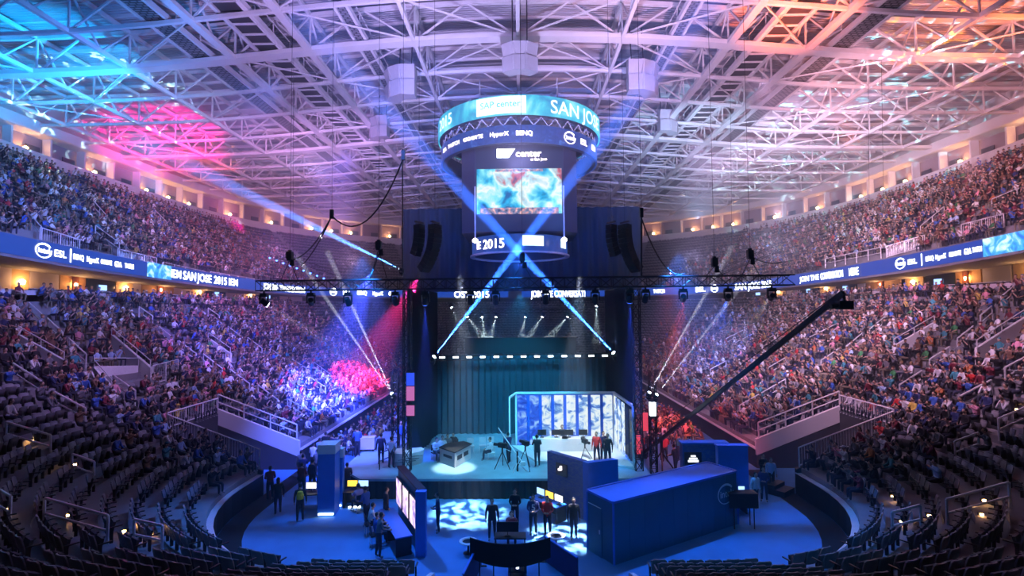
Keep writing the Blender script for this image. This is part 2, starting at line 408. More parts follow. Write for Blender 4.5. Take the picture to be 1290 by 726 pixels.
# dasher boards round the floor
def bandwall(name, r0, r1, z0, z1, material, skip=None, y0=None, zf=None):
    p = [(r0, z0), (r0, z1), (r1, z1), (r1, z0)]; return ring_surface(name, p, material, skip, y0, zf=zf)
struct(bandwall('rink_boards', 0.0, 0.2, 0.0, 1.12, M['black'], lambda x, y, r: skip_low(x, y, r)))
struct(ring_surface('trim_0', [(-1.1, 0.012), (-0.02, 0.012)], M['blackcloth'], lambda x, y, r: y > 32 or skip_low(x, y, r+1.2)))  # flat black strip on the floor along the inside of the boards
struct(bandwall('trim_1', -0.03, 0.24, 1.12, 1.17, M['chrome'], lambda x, y, r: skip_low(x, y, r)))
# end and side tunnels: floor-level notches with sloping side walls
def slope_wall(p0, p1, r0, r1, horizontal, th=0.2, extra=0.55, name='tunnel_wall', m='white'):
    mb = MB(); n = 8; vs = []
    a, b = Vector(p0), Vector(p1); side = Vector((b-a).normalized().cross(Vector((0, 0, 1))))*th/2
    for i in range(n+1):
        t = i/n; p = a.lerp(b, t); z = zl(r0+(r1-r0)*t)+extra
        vs += [p-side, p+side, p+side+Vector((0, 0, z)), p-side+Vector((0, 0, z))]
    fs = []
    for i in range(n):
        for j in range(4): fs.append((i*4+j, i*4+(j+1) % 4, i*4+4+(j+1) % 4, i*4+4+j))
    fs += [(0, 1, 2, 3), (n*4+3, n*4+2, n*4+1, n*4)]
    mb.add(vs, fs); return mb
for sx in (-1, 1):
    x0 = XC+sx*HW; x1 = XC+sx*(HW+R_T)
    for yy, ex in ((TUN[0], 0.1), (TUN[1], -0.45)):
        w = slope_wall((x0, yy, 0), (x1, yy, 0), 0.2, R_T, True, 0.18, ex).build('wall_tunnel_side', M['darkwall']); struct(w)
    wb_ = MB(); wb_.slab([(x0, TUN[1]-0.1, zl(0)-0.4), (x1, TUN[1]-0.1, zl(R_T)-0.4), (x1, TUN[1]-0.1, zl(R_T)+0.6), (x0, TUN[1]-0.1, zl(0)+0.6)], (0, 0.2, 0)); struct(wb_.build('wall_tunnel_parapet', M['white']))
    bk = MB(); bk.box((x1-sx*0.05, (TUN[0]+TUN[1])/2, (zl(R_T)+0.3)/2), (0.1, TUN[1]-TUN[0]-0.2, zl(R_T)+0.3))  # dark panel stands in for the shade of the open tunnel head
    struct(bk.build('tunnel_opening_shade', M['darkwall']))
for sx in (-1, 1):
    xx = XC+sx*NOTCH
    struct(slope_wall((xx, YC-HL+0.2, 0), (xx, YC-HL-R_N, 0), 0, R_N, False, 0.15, 0.12).build('wall_end_opening', M['white']))
# concourse ring behind the lower stand
rt = rows[-1]; ZT = zl(rt-ROW+0.4)
struct(bandwall('wall_stand_back', rt, rt+0.15, ZT-0.6, ZT+0.85, M['offwhite'], y0=10))
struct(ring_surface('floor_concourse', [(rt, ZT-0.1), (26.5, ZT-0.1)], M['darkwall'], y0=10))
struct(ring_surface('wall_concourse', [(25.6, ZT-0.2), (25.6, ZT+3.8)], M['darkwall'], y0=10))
# upper stand: lip, stepped tiers, soffit
UR0, UN = 19.5, 17
uprof = [(26.0, 14.0), (19.6, 13.9), (19.45, 13.9), (19.45, 15.35), (19.7, 15.35)]
urows = [19.7+ROW*k for k in range(UN+1)]
for k in range(UN): uprof += [(urows[k], 15.1+0.745*(urows[k]+0.4-19.5)), (urows[k+1], 15.1+0.745*(urows[k]+0.4-19.5))]
sagf = lambda r, z, y: z-sag(y)*(1.0 if z < 28.3 else 0.0)
struct(ring_surface('upper_stand', uprof, M['concrete'], y0=24, zf=sagf))
UTOP = 15.1+0.745*(urows[-1]-19.5)
# white parapet above the upper stand, suite level, big white fascia under the roof
ur = urows[-1]
struct(ring_surface('trim_2', [(ur+0.02, UTOP-0.8), (ur-0.1, UTOP-0.8), (ur-0.1, UTOP+1.15), (ur+0.35, UTOP+1.15), (ur+0.35, UTOP-0.1), (ur+2.2, UTOP-0.1)], M['white'], y0=24, zf=sagf))
M['suitewall'] = mat('mauve_suite_wall', (0.34, 0.28, 0.32), 0.7)
struct(ring_surface('wall_suites', [(ur+2.2, UTOP-0.1), (ur+2.2, UTOP+3.2)], M['suitewall'], y0=24, zf=sagf))
struct(ring_surface('trim_3', [(ur+2.2, 28.5), (ur+0.4, 28.5), (ur+0.3, 28.6), (ur+0.3, 29.6), (ur+0.9, 29.8), (ur+1.6, 30.7), (ur+2.4, 31.2), (ur+2.4, 33.5)], M['white'], y0=24))

# ------------------------------------------------------------------ roof
def zr(x): return 31.6-2.4*math.tanh((x/27.0)**2)
TH = 2.9
M['deck'] = mat('corrugated_roof_deck', (0.50, 0.47, 0.53), 0.6, 0, 0.15, 0.4)
nt = M['deck'].node_tree; wv_ = nt.nodes.new('ShaderNodeTexWave'); wv_.inputs['Scale'].default_value = 1.1; wv_.bands_direction = 'Y'
tcn = [n for n in nt.nodes if n.type == 'TEX_COORD'][0]; nt.links.new(tcn.outputs['Object'], wv_.inputs['Vector'])
bp_ = nt.nodes.new('ShaderNodeBump'); bp_.inputs['Strength'].default_value = 0.6; bp_.inputs['Distance'].default_value = 0.2
nt.links.new(wv_.outputs['Fac'], bp_.inputs['Height']); nt.links.new(bp_.outputs[0], nt.nodes['Principled BSDF'].inputs['Normal'])
XR = [-56+2.0*i for i in range(57)]
rf = MB(); vs = []
for x in XR: vs += [(x, 12, zr(x)+TH+0.5), (x, 124, zr(x)+TH+0.5), (x, 124, zr(x)+TH+0.9), (x, 12, zr(x)+TH+0.9)]
fs = []
for i in range(len(XR)-1):
    a, b = i*4, i*4+4
    for j in range(4): fs.append((a+j, a+(j+1) % 4, b+(j+1) % 4, b+j))
rf.add(vs, fs); struct(rf.build('ceiling', M['deck']))
# purlins under the deck, one trim object each
k = 4
def halfspan(y):                            # where the roof meets the fascia ring at depth y
    x = 60.0
    while x > 5 and rdist(XC+x, y) > 36.2: x -= 0.25
    return x
TY = [23.0+5.5*i for i in range(17)]
def arch_beam(mb, y, w, h, dz, xm, step=4.0, m=0):
    n = max(2, int(2*xm/step)); xs = [-xm+2*xm*i/n for i in range(n+1)]
    for a, b in zip(xs[:-1], xs[1:]): mb.beam((a, y, zr(a)+dz), (b, y, zr(b)+dz), w, h, m)
LX = [-46, -38.5, -31, -22.5, -16.5, -8.2, 0, 8.2, 16.5, 22.5, 31, 38.5, 46]
for i, y in enumerate(TY):
    hs = halfspan(y)
    if hs < 8: continue
    big = i in (3, 7, 11)
    where = 'over the near half' if y < 50 else 'over the centre of the hall' if y < 75 else 'over the far end of the hall'
    t = thing('roof_truss', (0, y, zr(0)), 0, 'white crosswise steel roof truss %s, %s from the viewer' % (where, ['nearest', 'second', 'third', 'fourth', 'fifth', 'sixth', 'seventh', 'eighth', 'ninth', 'tenth', 'eleventh', 'twelfth', 'thirteenth', 'fourteenth', 'fifteenth', 'sixteenth', 'farthest'][i]), 'roof truss', 'crosswise roof trusses')
    b = MB(); arch_beam(b, y, 0.9 if big else 0.26, 0.34 if big else 0.26, 0, hs, 4)
    b.build('bottom_chord', M['steel'], t, world=True)
    b = MB(); arch_beam(b, y, 0.3, 0.3, TH, hs, 4); b.build('top_chord', M['steel'], t, world=True)
    b = MB(); xs = [x for x in LX if abs(x) < hs-1]
    for a, c in zip(xs[:-1], xs[1:]):
        m_ = (a+c)/2
        b.beam((a, y, zr(a)), (m_, y, zr(m_)+TH), 0.13, 0.13); b.beam((m_, y, zr(m_)+TH), (c, y, zr(c)), 0.13, 0.13)
    for a in xs: b.beam((a, y, zr(a)), (a, y, zr(a)+TH), 0.12, 0.12)
    b.build('web', M['steel'], t, world=True)
yends = {}
for x in LX:
    ye = 118.0
    while rdist(XC+x, ye) > 36.2 and ye > 40: ye -= 0.5
    ys = 18.0
    while rdist(XC+x, ys) > 36.2 and ys < 60: ys += 0.5
    wide = abs(x) in (16.5, 22.5)
    side = 'left' if x < 0 else 'right' if x > 0 else 'centre'
    t = thing('roof_girder', (x, ys, zr(x)), 0, 'white lengthwise steel roof girder %s' % ('on the centre line of the hall' if x == 0 else '%s %s from the centre line' % (['first', 'second', 'third', 'fourth', 'fifth', 'sixth', 'seventh', 'eighth'][[8.2, 16.5, 22.5, 31, 38.5, 46].index(abs(x))], 'to the '+side)), 'girder', 'lengthwise roof girders')
    b = MB(); b.beam((x, ys, zr(x)), (x, ye, zr(x)), 0.6 if wide else 0.28, 0.3); b.build('bottom_chord', M['steel'], t, world=True)
    b = MB(); b.beam((x, ys, zr(x)+TH), (x, ye, zr(x)+TH), 0.25, 0.3); b.build('top_chord', M['steel'], t, world=True)
    b = MB(); yy = [y for y in TY if ys < y < ye]
    for a, c in zip(yy[:-1], yy[1:]):
        m_ = (a+c)/2; b.beam((x, a, zr(x)+TH), (x, m_, zr(x)), 0.12, 0.12); b.beam((x, m_, zr(x)), (x, c, zr(x)+TH), 0.12, 0.12)
    b.build('web', M['steel'], t, world=True)
# flat wind bracing between the bottom chords and thin purlins: one brace set per bay
for i, (y0, y1) in enumerate(zip(TY[:-1], TY[1:])):
    hs = min(halfspan(y0), halfspan(y1))
    if hs < 8: continue
    b = MB(); xs = [x for x in LX if abs(x) < hs-1]
    for j, (a, c) in enumerate(zip(xs[:-1], xs[1:])):
        if (j+i) % 2 and abs(j-5.5) > 2: continue
        if (j//2+i) % 2 == 0: b.beam((a, y0, zr(a)+0.1), (c, y1, zr(c)+0.1), 0.1, 0.1)
        else: b.beam((a, y1, zr(a)+0.1), (c, y0, zr(c)+0.1), 0.1, 0.1)
    o = b.build('trim_%d' % (4+i), M['steel']); struct(o)
for i in range(40):
    y = 24+2.3*i; hs = halfspan(y)
    if hs < 8: continue
    b = MB(); arch_beam(b, y, 0.14, 0.26, TH+0.36, hs+1, 6); struct(b.build('trim_%d' % (24+i), M['steel']))
# catwalks: wide white decks hung along the hall with dark gear on them
M['grate'] = mat('catwalk_grating', (0.42, 0.40, 0.43), 0.6, 0.2)
gn = M['grate'].node_tree; br = gn.nodes.new('ShaderNodeTexBrick'); br.inputs['Scale'].default_value = 1.0; br.inputs['Mortar Size'].default_value = 0.06
br.inputs['Color1'].default_value = (0.45, 0.43, 0.46, 1); br.inputs['Color2'].default_value = (0.30, 0.29, 0.31, 1); br.inputs['Mortar'].default_value = (0.03, 0.03, 0.03, 1)
gn.links.new([n for n in gn.nodes if n.type == 'TEX_COORD'][0].outputs['Object'], br.inputs['Vector']); gn.links.new(br.outputs['Color'], gn.nodes['Principled BSDF'].inputs['Base Color'])
for sx in (-1, 1):
    side = 'left' if sx < 0 else 'right'
    for xa, xb, nm, gear in ((18.6, 20.7, 'outer', True), (24.2, 25.9, 'outermost', False), (12.0, 12.9, 'inner', False)):
        xm = (xa+xb)/2*sx; ys, ye = 24.0, 108.0
        while rdist(XC+xm, ye) > 35.5: ye -= 0.5
        z = zr(xm)+0.5
        t = thing('catwalk', (xm, ys, z), 0, '%s lengthwise catwalk on the %s side under the roof' % (nm, side) + (', lined with dark gear' if gear else ', clear pale deck'), 'catwalk', 'catwalks under the roof')
        b = MB(); b.beam((xm, ys, z), (xm, ye, z), xb-xa, 0.12); b.build('deck', M['grate'] if not gear else M['darkwall'], t, world=True)
        for e in (xa, xb):
            b = MB(); b.beam((e*sx, ys, z), (e*sx, ye, z), 0.3 if gear else 0.2, 0.4); b.build('edge_beam', M['steel'], t, world=True)
        b = MB(); y = ys
        while y < ye-2:
            for e in (xa, xb): b.beam((e*sx, y, z), (e*sx, y, z+1.1), 0.06, 0.06)
            y += 2.75
        for e in (xa, xb): b.beam((e*sx, ys, z+1.1), (e*sx, ye, z+1.1), 0.06, 0.06)
        b.build('hand_rail', M['steel'], t, world=True)
        if gear:
            b = MB(); y = ys+0.6
            while y < ye-1:
                b.beam((xa*sx, y, z-0.2), (xb*sx, y, z-0.2), 0.12, 0.12)
                y += 1.37
            for e in (xa+0.15, xb-0.15): b.beam((e*sx, ys+0.6, z-0.2), (e*sx, ye-1, z-0.2), 0.08, 0.12)
            b.build('grid_bars', M['steel'], t, world=True)

# ------------------------------------------------------------------ LED ribbon round the lip of the upper stand
def cumlen(pts):
    s = [0.0]
    for a, b in zip(pts[:-1], pts[1:]): s.append(s[-1]+math.hypot(b[0]-a[0], b[1]-a[1]))
    return s
class Curve2:
    def __init__(s, pts, inset=0.0):
        s.p = [(x-nx*inset, y-ny*inset) for x, y, nx, ny in pts]; s.s = cumlen(s.p); s.L = s.s[-1]
    def at(s, t):
        t = min(max(t, 0), s.L-1e-6); i = int(np.searchsorted(s.s, t, side='right'))-1; i = min(i, len(s.p)-2)
        f = (t-s.s[i])/(s.s[i+1]-s.s[i]); a, b = s.p[i], s.p[i+1]; return (a[0]+(b[0]-a[0])*f, a[1]+(b[1]-a[1])*f)
    def s_at_px(s, px, z=14.0, side=-1):
        lo, hi = 0.0, s.L
        for _ in range(40):
            m = (lo+hi)/2; x, y = s.at(m); q = project((x, y, z))[0]
            if (q < px) == (side < 0): lo = m
            else: hi = m
        return lo
RB0, RB1 = 14.1, 15.42
M['ribbon'] = glow('ribbon_blue_led', (0.012, 0.07, 0.50), 0.9)
def wavy(name, cols, scale, strength, detail=6, thr=(0.35, 0.65), stretch=(1, 1, 1)):
    m = mat(name, (0.02, 0.02, 0.02), 0.3); nt = m.node_tree; b = nt.nodes['Principled BSDF']
    tc = nt.nodes.new('ShaderNodeTexCoord'); mp = nt.nodes.new('ShaderNodeMapping'); mp.inputs['Scale'].default_value = stretch
    nz = nt.nodes.new('ShaderNodeTexNoise'); nz.inputs['Scale'].default_value = scale; nz.inputs['Detail'].default_value = detail
    nz.inputs['Distortion'].default_value = 0.35 if 'game' in name else 1.2; cr = nt.nodes.new('ShaderNodeValToRGB')
    nt.links.new(tc.outputs['Object'], mp.inputs[0]); nt.links.new(mp.outputs[0], nz.inputs['Vector']); nt.links.new(nz.outputs['Fac'], cr.inputs[0])
    el = cr.color_ramp.elements
    el[0].position = thr[0]; el[0].color = (*cols[0], 1); el[1].position = thr[1]; el[1].color = (*cols[-1], 1)
    for i, c in enumerate(cols[1:-1]):
        e = el.new(thr[0]+(thr[1]-thr[0])*(i+1)/(len(cols)-1)); e.color = (*c, 1)
    nt.links.new(cr.outputs[0], b.inputs['Emission Color']); b.inputs['Emission Strength'].default_value = strength
    m.cycles.emission_sampling = 'AUTO' if 'booth' in name else 'NONE'; return m
M['water'] = wavy('ribbon_water_picture', [(0.02, 0.15, 0.7), (0.05, 0.4, 0.95), (0.6, 0.9, 1.0)], 1.2, 1.4)
WPX = {(-1, 'ESL', 76): 15, (-1, 'BENQ', 99): 13, (-1, 'HyperX', 117): 15, (-1, 'GIGABYTE', 134): 14, (-1, 'G2A', 149): 9, (-1, 'TWITCH', 163): 11, (-1, 'IEM', 222): 12, (-1, 'SAN', 239): 16, (-1, 'JOSE', 258): 18, (-1, '2015', 278): 16, (-1, 'IEM', 294): 11,
 (-1, 'JOIN THE CONVERSATION', 357): 52, (-1, 'ESL', 437): 10, (-1, 'BENQ', 456): 12, (-1, 'HyperX', 476): 13, (-1, 'G2A', 494): 9, (-1, 'OSE 2015', 594): 44, (1, 'JOIN THE CONVERSATI', 703): 68, (1, 'ESL', 882): 12, (1, 'SAN JOSE 2015', 950): 46, (1, 'TWITCH', 830): 14,
 (1, 'JOIN THE', 1019): 24, (1, 'CONVERSATION', 1047): 28, (1, 'HERE', 1075): 12, (1, 'ESL', 1149): 11, (1, 'BENQ', 1171): 10, (1, 'HyperX', 1185): 13, (1, 'GIGABYTE', 1203): 15, (1, 'G2A', 1219): 9, (1, 'TWITCH', 1231): 12}
def ribbon(side, px_from, px_to, label, mat_, items):
    pts = poly_ring(19.45, side, 22.0, 400); cv = Curve2(pts, 0.05)
    s0, s1 = sorted((cv.s_at_px(px_from, side=side), cv.s_at_px(px_to, side=side)))
    mb = MB(); n = max(4, int((s1-s0)/1.0)); vs = []
    for i in range(n+1):
        t = s0+(s1-s0)*i/n; x, y = cv.at(t); x2, y2 = cv.at(min(t+0.01, cv.L)); 
        vs += [(x, y, RB0-sag(y)), (x, y, RB1-sag(y))]
    mb.add(vs, [(2*i, 2*i+1, 2*i+3, 2*i+2) for i in range(n)])
    o = mb.build('ribbon_display', mat_); tag(o, label, 'led ribbon', 'led ribbons on the upper stand')
    cv2 = Curve2(pts, 0.09); zm = (RB0+RB1)/2
    for kind, txt, px, h, m in items:
        if kind == 'logo': its = logo_intel(0, 0, h)
        elif kind == 'bar': its = [([(-0.05, -0.5), (0.05, -0.5), (0.05, 0.5), (-0.05, 0.5)], [(0, 1, 2, 3)])]
        elif kind == 'panel': its = [([(-h, -0.55), (h, -0.55), (h, 0.55), (-h, 0.55)], [(0, 1, 2, 3)])]
        else: its, _ = words_at(txt, 0, 0, h)
        sc_ = cv2.s_at_px(px, side=side); mb = MB(); fit = 1.0
        if kind == 'word':
            w_ = max(a for v, f in its for a, b in v)-min(a for v, f in its for a, b in v); pw = WPX.get((side, txt, px)) or h*22
            if isinstance(pw, (int, float)): e0, e1 = sorted((cv2.s_at_px(px-pw/2, side=side), cv2.s_at_px(px+pw/2, side=side))); fit = (e1-e0)/w_
        for v, f in its:
            out = []
            for a, b in v:
                x, y = cv2.at(sc_+a*fit*(-side)); out.append((x, y, zm+b-sag(y)))
            mb.add(out, f)
        mb.build('lettering' if kind == 'word' else 'emblem' if kind == 'logo' else 'divider', M[m], o, world=True)
ribbon(-1, -60, 185, 'left stand blue LED ribbon nearest the viewer, oval emblem and sponsor names', M['ribbon'],
    [('logo', '', 55, 0.85, 'ledwhite'), ('word', 'ESL', 76, 0.5, 'ledwhite'), ('bar', '', 89, 0, 'ledwhite'), ('word', 'BENQ', 99, 0.42, 'ledwhite'),
     ('word', 'HyperX', 117, 0.42, 'ledwhite'), ('word', 'GIGABYTE', 134, 0.36, 'ledwhite'), ('word', 'G2A', 149, 0.45, 'ledwhite'), ('word', 'TWITCH', 163, 0.42, 'ledwhite')])
ribbon(-1, 185.5, 216, 'short left stand LED ribbon stretch showing bright blue water', M['water'], [])
ribbon(-1, 216.5, 322, 'left stand LED ribbon reading SAN JOSE 2015 in white', M['ribbon'],
    [('word', 'IEM', 222, 0.8, 'ledwhite'), ('word', 'SAN', 239, 0.85, 'ledwhite'), ('word', 'JOSE', 258, 0.85, 'ledwhite'), ('word', '2015', 278, 0.85, 'ledwhite'), ('word', 'IEM', 294, 0.8, 'ledwhite')])
ribbon(-1, 322.5, 640, 'far left LED ribbon behind the stage truss, JOIN THE and ONE 2015 in white', M['ribbon'],
    [('word', 'JOIN THE CONVERSATION', 357, 0.85, 'ledwhite'), ('logo', '', 420, 1.0, 'ledwhite'), ('word', 'ESL', 437, 0.8, 'ledwhite'), ('word', 'BENQ', 456, 0.7, 'ledwhite'), ('word', 'HyperX', 476, 0.7, 'ledwhite'), ('word', 'G2A', 494, 0.7, 'ledwhite'),
     ('word', 'OSE 2015', 594, 1.3, 'ledwhite')])
ribbon(1, 652, 988, 'far right LED ribbon behind the stage truss reading JOIN THE CONVERSATION', M['ribbon'],
    [('word', 'JOIN THE CONVERSATI', 703, 1.3, 'ledwhite'), ('logo', '', 900, 1.0, 'ledwhite'), ('word', 'ESL', 882, 0.8, 'ledwhite'), ('word', 'SAN JOSE 2015', 950, 0.95, 'ledwhite'), ('word', 'TWITCH', 830, 0.7, 'ledwhite')])
ribbon(1, 988.5, 1084, 'right stand LED ribbon reading JOIN THE CONVERSATION HERE in white', M['ribbon'],
    [('word', 'JOIN THE', 1019, 0.62, 'ledwhite'), ('word', 'CONVERSATION', 1047, 0.75, 'ledwhite'), ('word', 'HERE', 1075, 0.8, 'ledwhite')])
ribbon(1, 1084.5, 1238, 'right stand blue LED ribbon with oval emblem and sponsor names', M['ribbon'],
    [('logo', '', 1134, 0.8, 'ledwhite'), ('word', 'ESL', 1149, 0.45, 'ledwhite'), ('bar', '', 1161, 0, 'ledwhite'), ('word', 'BENQ', 1171, 0.4, 'ledwhite'), ('word', 'HyperX', 1185, 0.4, 'ledwhite'),
     ('word', 'GIGABYTE', 1203, 0.36, 'ledwhite'), ('word', 'G2A', 1219, 0.45, 'ledwhite'), ('word', 'TWITCH', 1231, 0.4, 'ledwhite')])
ribbon(1, 1238.5, 1340, 'right end LED ribbon stretch showing bright blue water', M['water'], [])

# ------------------------------------------------------------------ concourse behind the lower stand: bays with walls, openings, screens
def ring_frame(r, side, px, z):
    cv = Curve2(poly_ring(r, side, 20.0, 400)); s = cv.s_at_px(px, z, side); x, y = cv.at(s); x2, y2 = cv.at(s+0.05)
    t = Vector((x2-x, y2-y, 0)).normalized(); n = Vector((-t.y, t.x, 0))
    if n.dot(Vector((0-x, 48-y, 0))) < 0: n = -n
    return Vector((x, y, 0)), t, n
M['warmwall'] = mat('warm_lounge_wall', (0.50, 0.28, 0.12), 0.7, 0, 0.25, 2)
M['curtainred'] = mat('brown_curtain', (0.25, 0.08, 0.05), 0.8)
M['glassdark'] = mat('dark_glass_panel', (0.03, 0.05, 0.08), 0.15)
M['screenblue'] = glow('small_blue_screen', (0.25, 0.45, 1.0), 2.5)
cv_c = {s: Curve2(poly_ring(24.9, s, 20.0, 400)) for s in (-1, 1)}
zc = lambda y: ZT
def arcbox(cv, s0, s1, z0, z1, th, side, zfun=None, n=None):
    """a wall panel following the ring between arc lengths"""
    mb = MB(); n = n or max(1, int((s1-s0)/1.5)); vs = []
    for i in range(n+1):
        t = s0+(s1-s0)*i/n; x, y = cv.at(t); x2, y2 = cv.at(t+0.05) if t+0.05 < cv.L else cv.at(t-0.05)
        d = Vector((x2-x, y2-y, 0)).normalized(); nn = Vector((-d.y, d.x, 0))
        if nn.dot(Vector((-x, 48-y, 0))) < 0: nn = -nn
        dz = zfun(y) if zfun else 0
        for q in ((x, y, z0), (x+nn.x*th, y+nn.y*th, z0), (x+nn.x*th, y+nn.y*th, z1), (x, y, z1)): vs.append((q[0], q[1], q[2]-dz))
    fs = [(0, 1, 2, 3), (n*4+3, n*4+2, n*4+1, n*4)]
    for i in range(n):
        for j in range(4): fs.append((i*4+j, i*4+(j+1) % 4, i*4+4+(j+1) % 4, i*4+4+j))
    return mb.add(vs, fs)
# (side, px range, kind)
BAYS = [(-1, -40, 12, 'pale'), (-1, 12, 34, 'door'), (-1, 35, 72, 'pale'), (-1, 73, 106, 'lounge'), (-1, 107, 143, 'glass'), (-1, 144, 165, 'door'), (-1, 166, 176, 'pale'), (-1, 177, 217, 'lounge'), (-1, 218, 239, 'pale'),
        (-1, 240, 256, 'door'), (-1, 257, 283, 'glass'), (-1, 284, 305, 'pale'), (-1, 306, 320, 'door'), (-1, 322, 350, 'glass'), (-1, 352, 380, 'pale'),
        (1, 1340, 1279, 'door'), (1, 1276, 1240, 'pale'), (1, 1238, 1206, 'lounge'), (1, 1204, 1168, 'glass'), (1, 1165, 1142, 'door'), (1, 1136, 1093, 'lounge'), (1, 1091, 1082, 'pale'), (1, 1080, 1056, 'glass'),
        (1, 1053, 1034, 'door'), (1, 1032, 1010, 'glass'), (1, 1008, 992, 'pale'), (1, 990, 975, 'door'), (1, 973, 940, 'glass')]
names = {'pale': ('wall_concourse_panel', 'offwhite'), 'door': ('wall_concourse_doorway', 'tan'), 'lounge': ('wall_lounge', 'warmwall'), 'glass': ('wall_glazed', 'glassdark')}
ordw = ['nearest', 'second', 'third', 'fourth', 'fifth', 'sixth', 'seventh', 'farthest']
ncount = {}
for side, a, b, kd in BAYS:
    cv = cv_c[side]; s0, s1 = sorted((cv.s_at_px(a, 12.5, side), cv.s_at_px(b, 12.5, side))); s1 = max(s1, s0+0.6)
    nm, mm = names[kd]
    o = arcbox(cv, s0, s1, ZT-0.05, 14.6, 0.15, side, lambda y: 0).build(nm, M[mm]); struct(o)
    w = 'left' if side < 0 else 'right'; key = (side, kd); ncount[key] = ncount.get(key, -1)+1; od = ordw[ncount[key]]
    xm, ym = cv.at((s0+s1)/2); t = Vector((cv.at((s0+s1)/2+0.05)[0]-xm, cv.at((s0+s1)/2+0.05)[1]-ym, 0)).normalized(); nn = Vector((-t.y, t.x, 0))
    if nn.dot(Vector((-xm, 48-ym, 0))) < 0: nn = -nn
    rz = math.atan2(t.y, t.x)
    if kd in ('lounge', 'door'):
        l = thing('wall_lamp', (xm+nn.x*0.3, ym+nn.y*0.3, ZT+1.5), rz, 'glowing warm wall lamp in the %s %s on the %s concourse' % (od, 'doorway' if kd == 'door' else 'lounge bay', w), 'wall lamp', 'concourse wall lamps')
        q = MB(); q.box((0, 0, 0), (0.12, 0.1, 0.4)); q.build('bracket', M['black'], l)
        q = MB(); q.lathe([(0.02, -0.22), (0.16, -0.12), (0.19, 0.1), (0.02, 0.24)], 10, (0, -0.02, 0.1)); q.build('lamp_shade', M['warm'], l)
        lamp('wall_lamp_light', 'POINT', (xm+nn.x*0.9, ym+nn.y*0.9, ZT+1.6), None, (1.0, 0.5, 0.2), 50 if kd == 'door' else 90, radius=0.2)
    if kd == 'lounge':
        for e in (-0.36, 0.36):
            q = MB(); L = (s1-s0); m_ = min(0.12, L*0.03)
            for j in range(5): q.lathe([(m_, 0), (m_*0.9, 2.3)], 6, (L*e+m_*1.6*(j-2), 0.0, 0))
            c_ = q.build('drape', M['curtainred']); c_.location = (xm+nn.x*0.35, ym+nn.y*0.35, ZT); c_.rotation_euler = (0, 0, rz)
            tag(c_, 'brown drape on the %s side of the %s lounge bay, %s concourse' % ('near' if e*side*-1 < 0 else 'far', od, w), 'drape', 'lounge drapes')
    if kd == 'glass':
        tv = thing('wall_screen', (xm+nn.x*0.25, ym+nn.y*0.25, ZT+1.5), rz, 'small lit wall screen in the %s glazed bay of the %s concourse' % (od, w), 'screen', 'concourse wall screens')
        q = MB(); q.box((0, 0, 0), (1.0, 0.08, 0.6)); q.build('frame', M['black'], tv)
        q = MB(); q.box((0, 0.05, 0), (0.9, 0.02, 0.5)); q.box((0, -0.05, 0), (0.9, 0.02, 0.5)); q.build('screen_picture', M['screenblue'], tv)
# dark drink rail with small gear in front of the suites of the concourse
for side in (-1, 1):
    cv = Curve2(poly_ring(rt+0.5, side, 20.0, 400)); w = 'left' if side < 0 else 'right'
    for n_, (a, b) in enumerate(((36, 143), (166, 238), (257, 305)) if side < 0 else ((1275, 1168), (1136, 1058), (1032, 992))):
        s0, s1 = sorted((cv.s_at_px(a, 12.5, side), cv.s_at_px(b, 12.5, side)))
        t = thing('counter_rail', (*cv.at(s0), ZT), 0, 'dark %s counter along the back of the %s lower stand' % (['nearest', 'middle', 'farthest'][n_], w), 'counter', 'concourse counters')
        arcbox(cv, s0, s1, ZT, ZT+0.95, 0.25, side).build('counter_front', M['black'], t, world=True)
        arcbox(cv, s0, s1, ZT+0.95, ZT+1.0, 0.45, side).build('counter_top', M['chrome'], t, world=True)

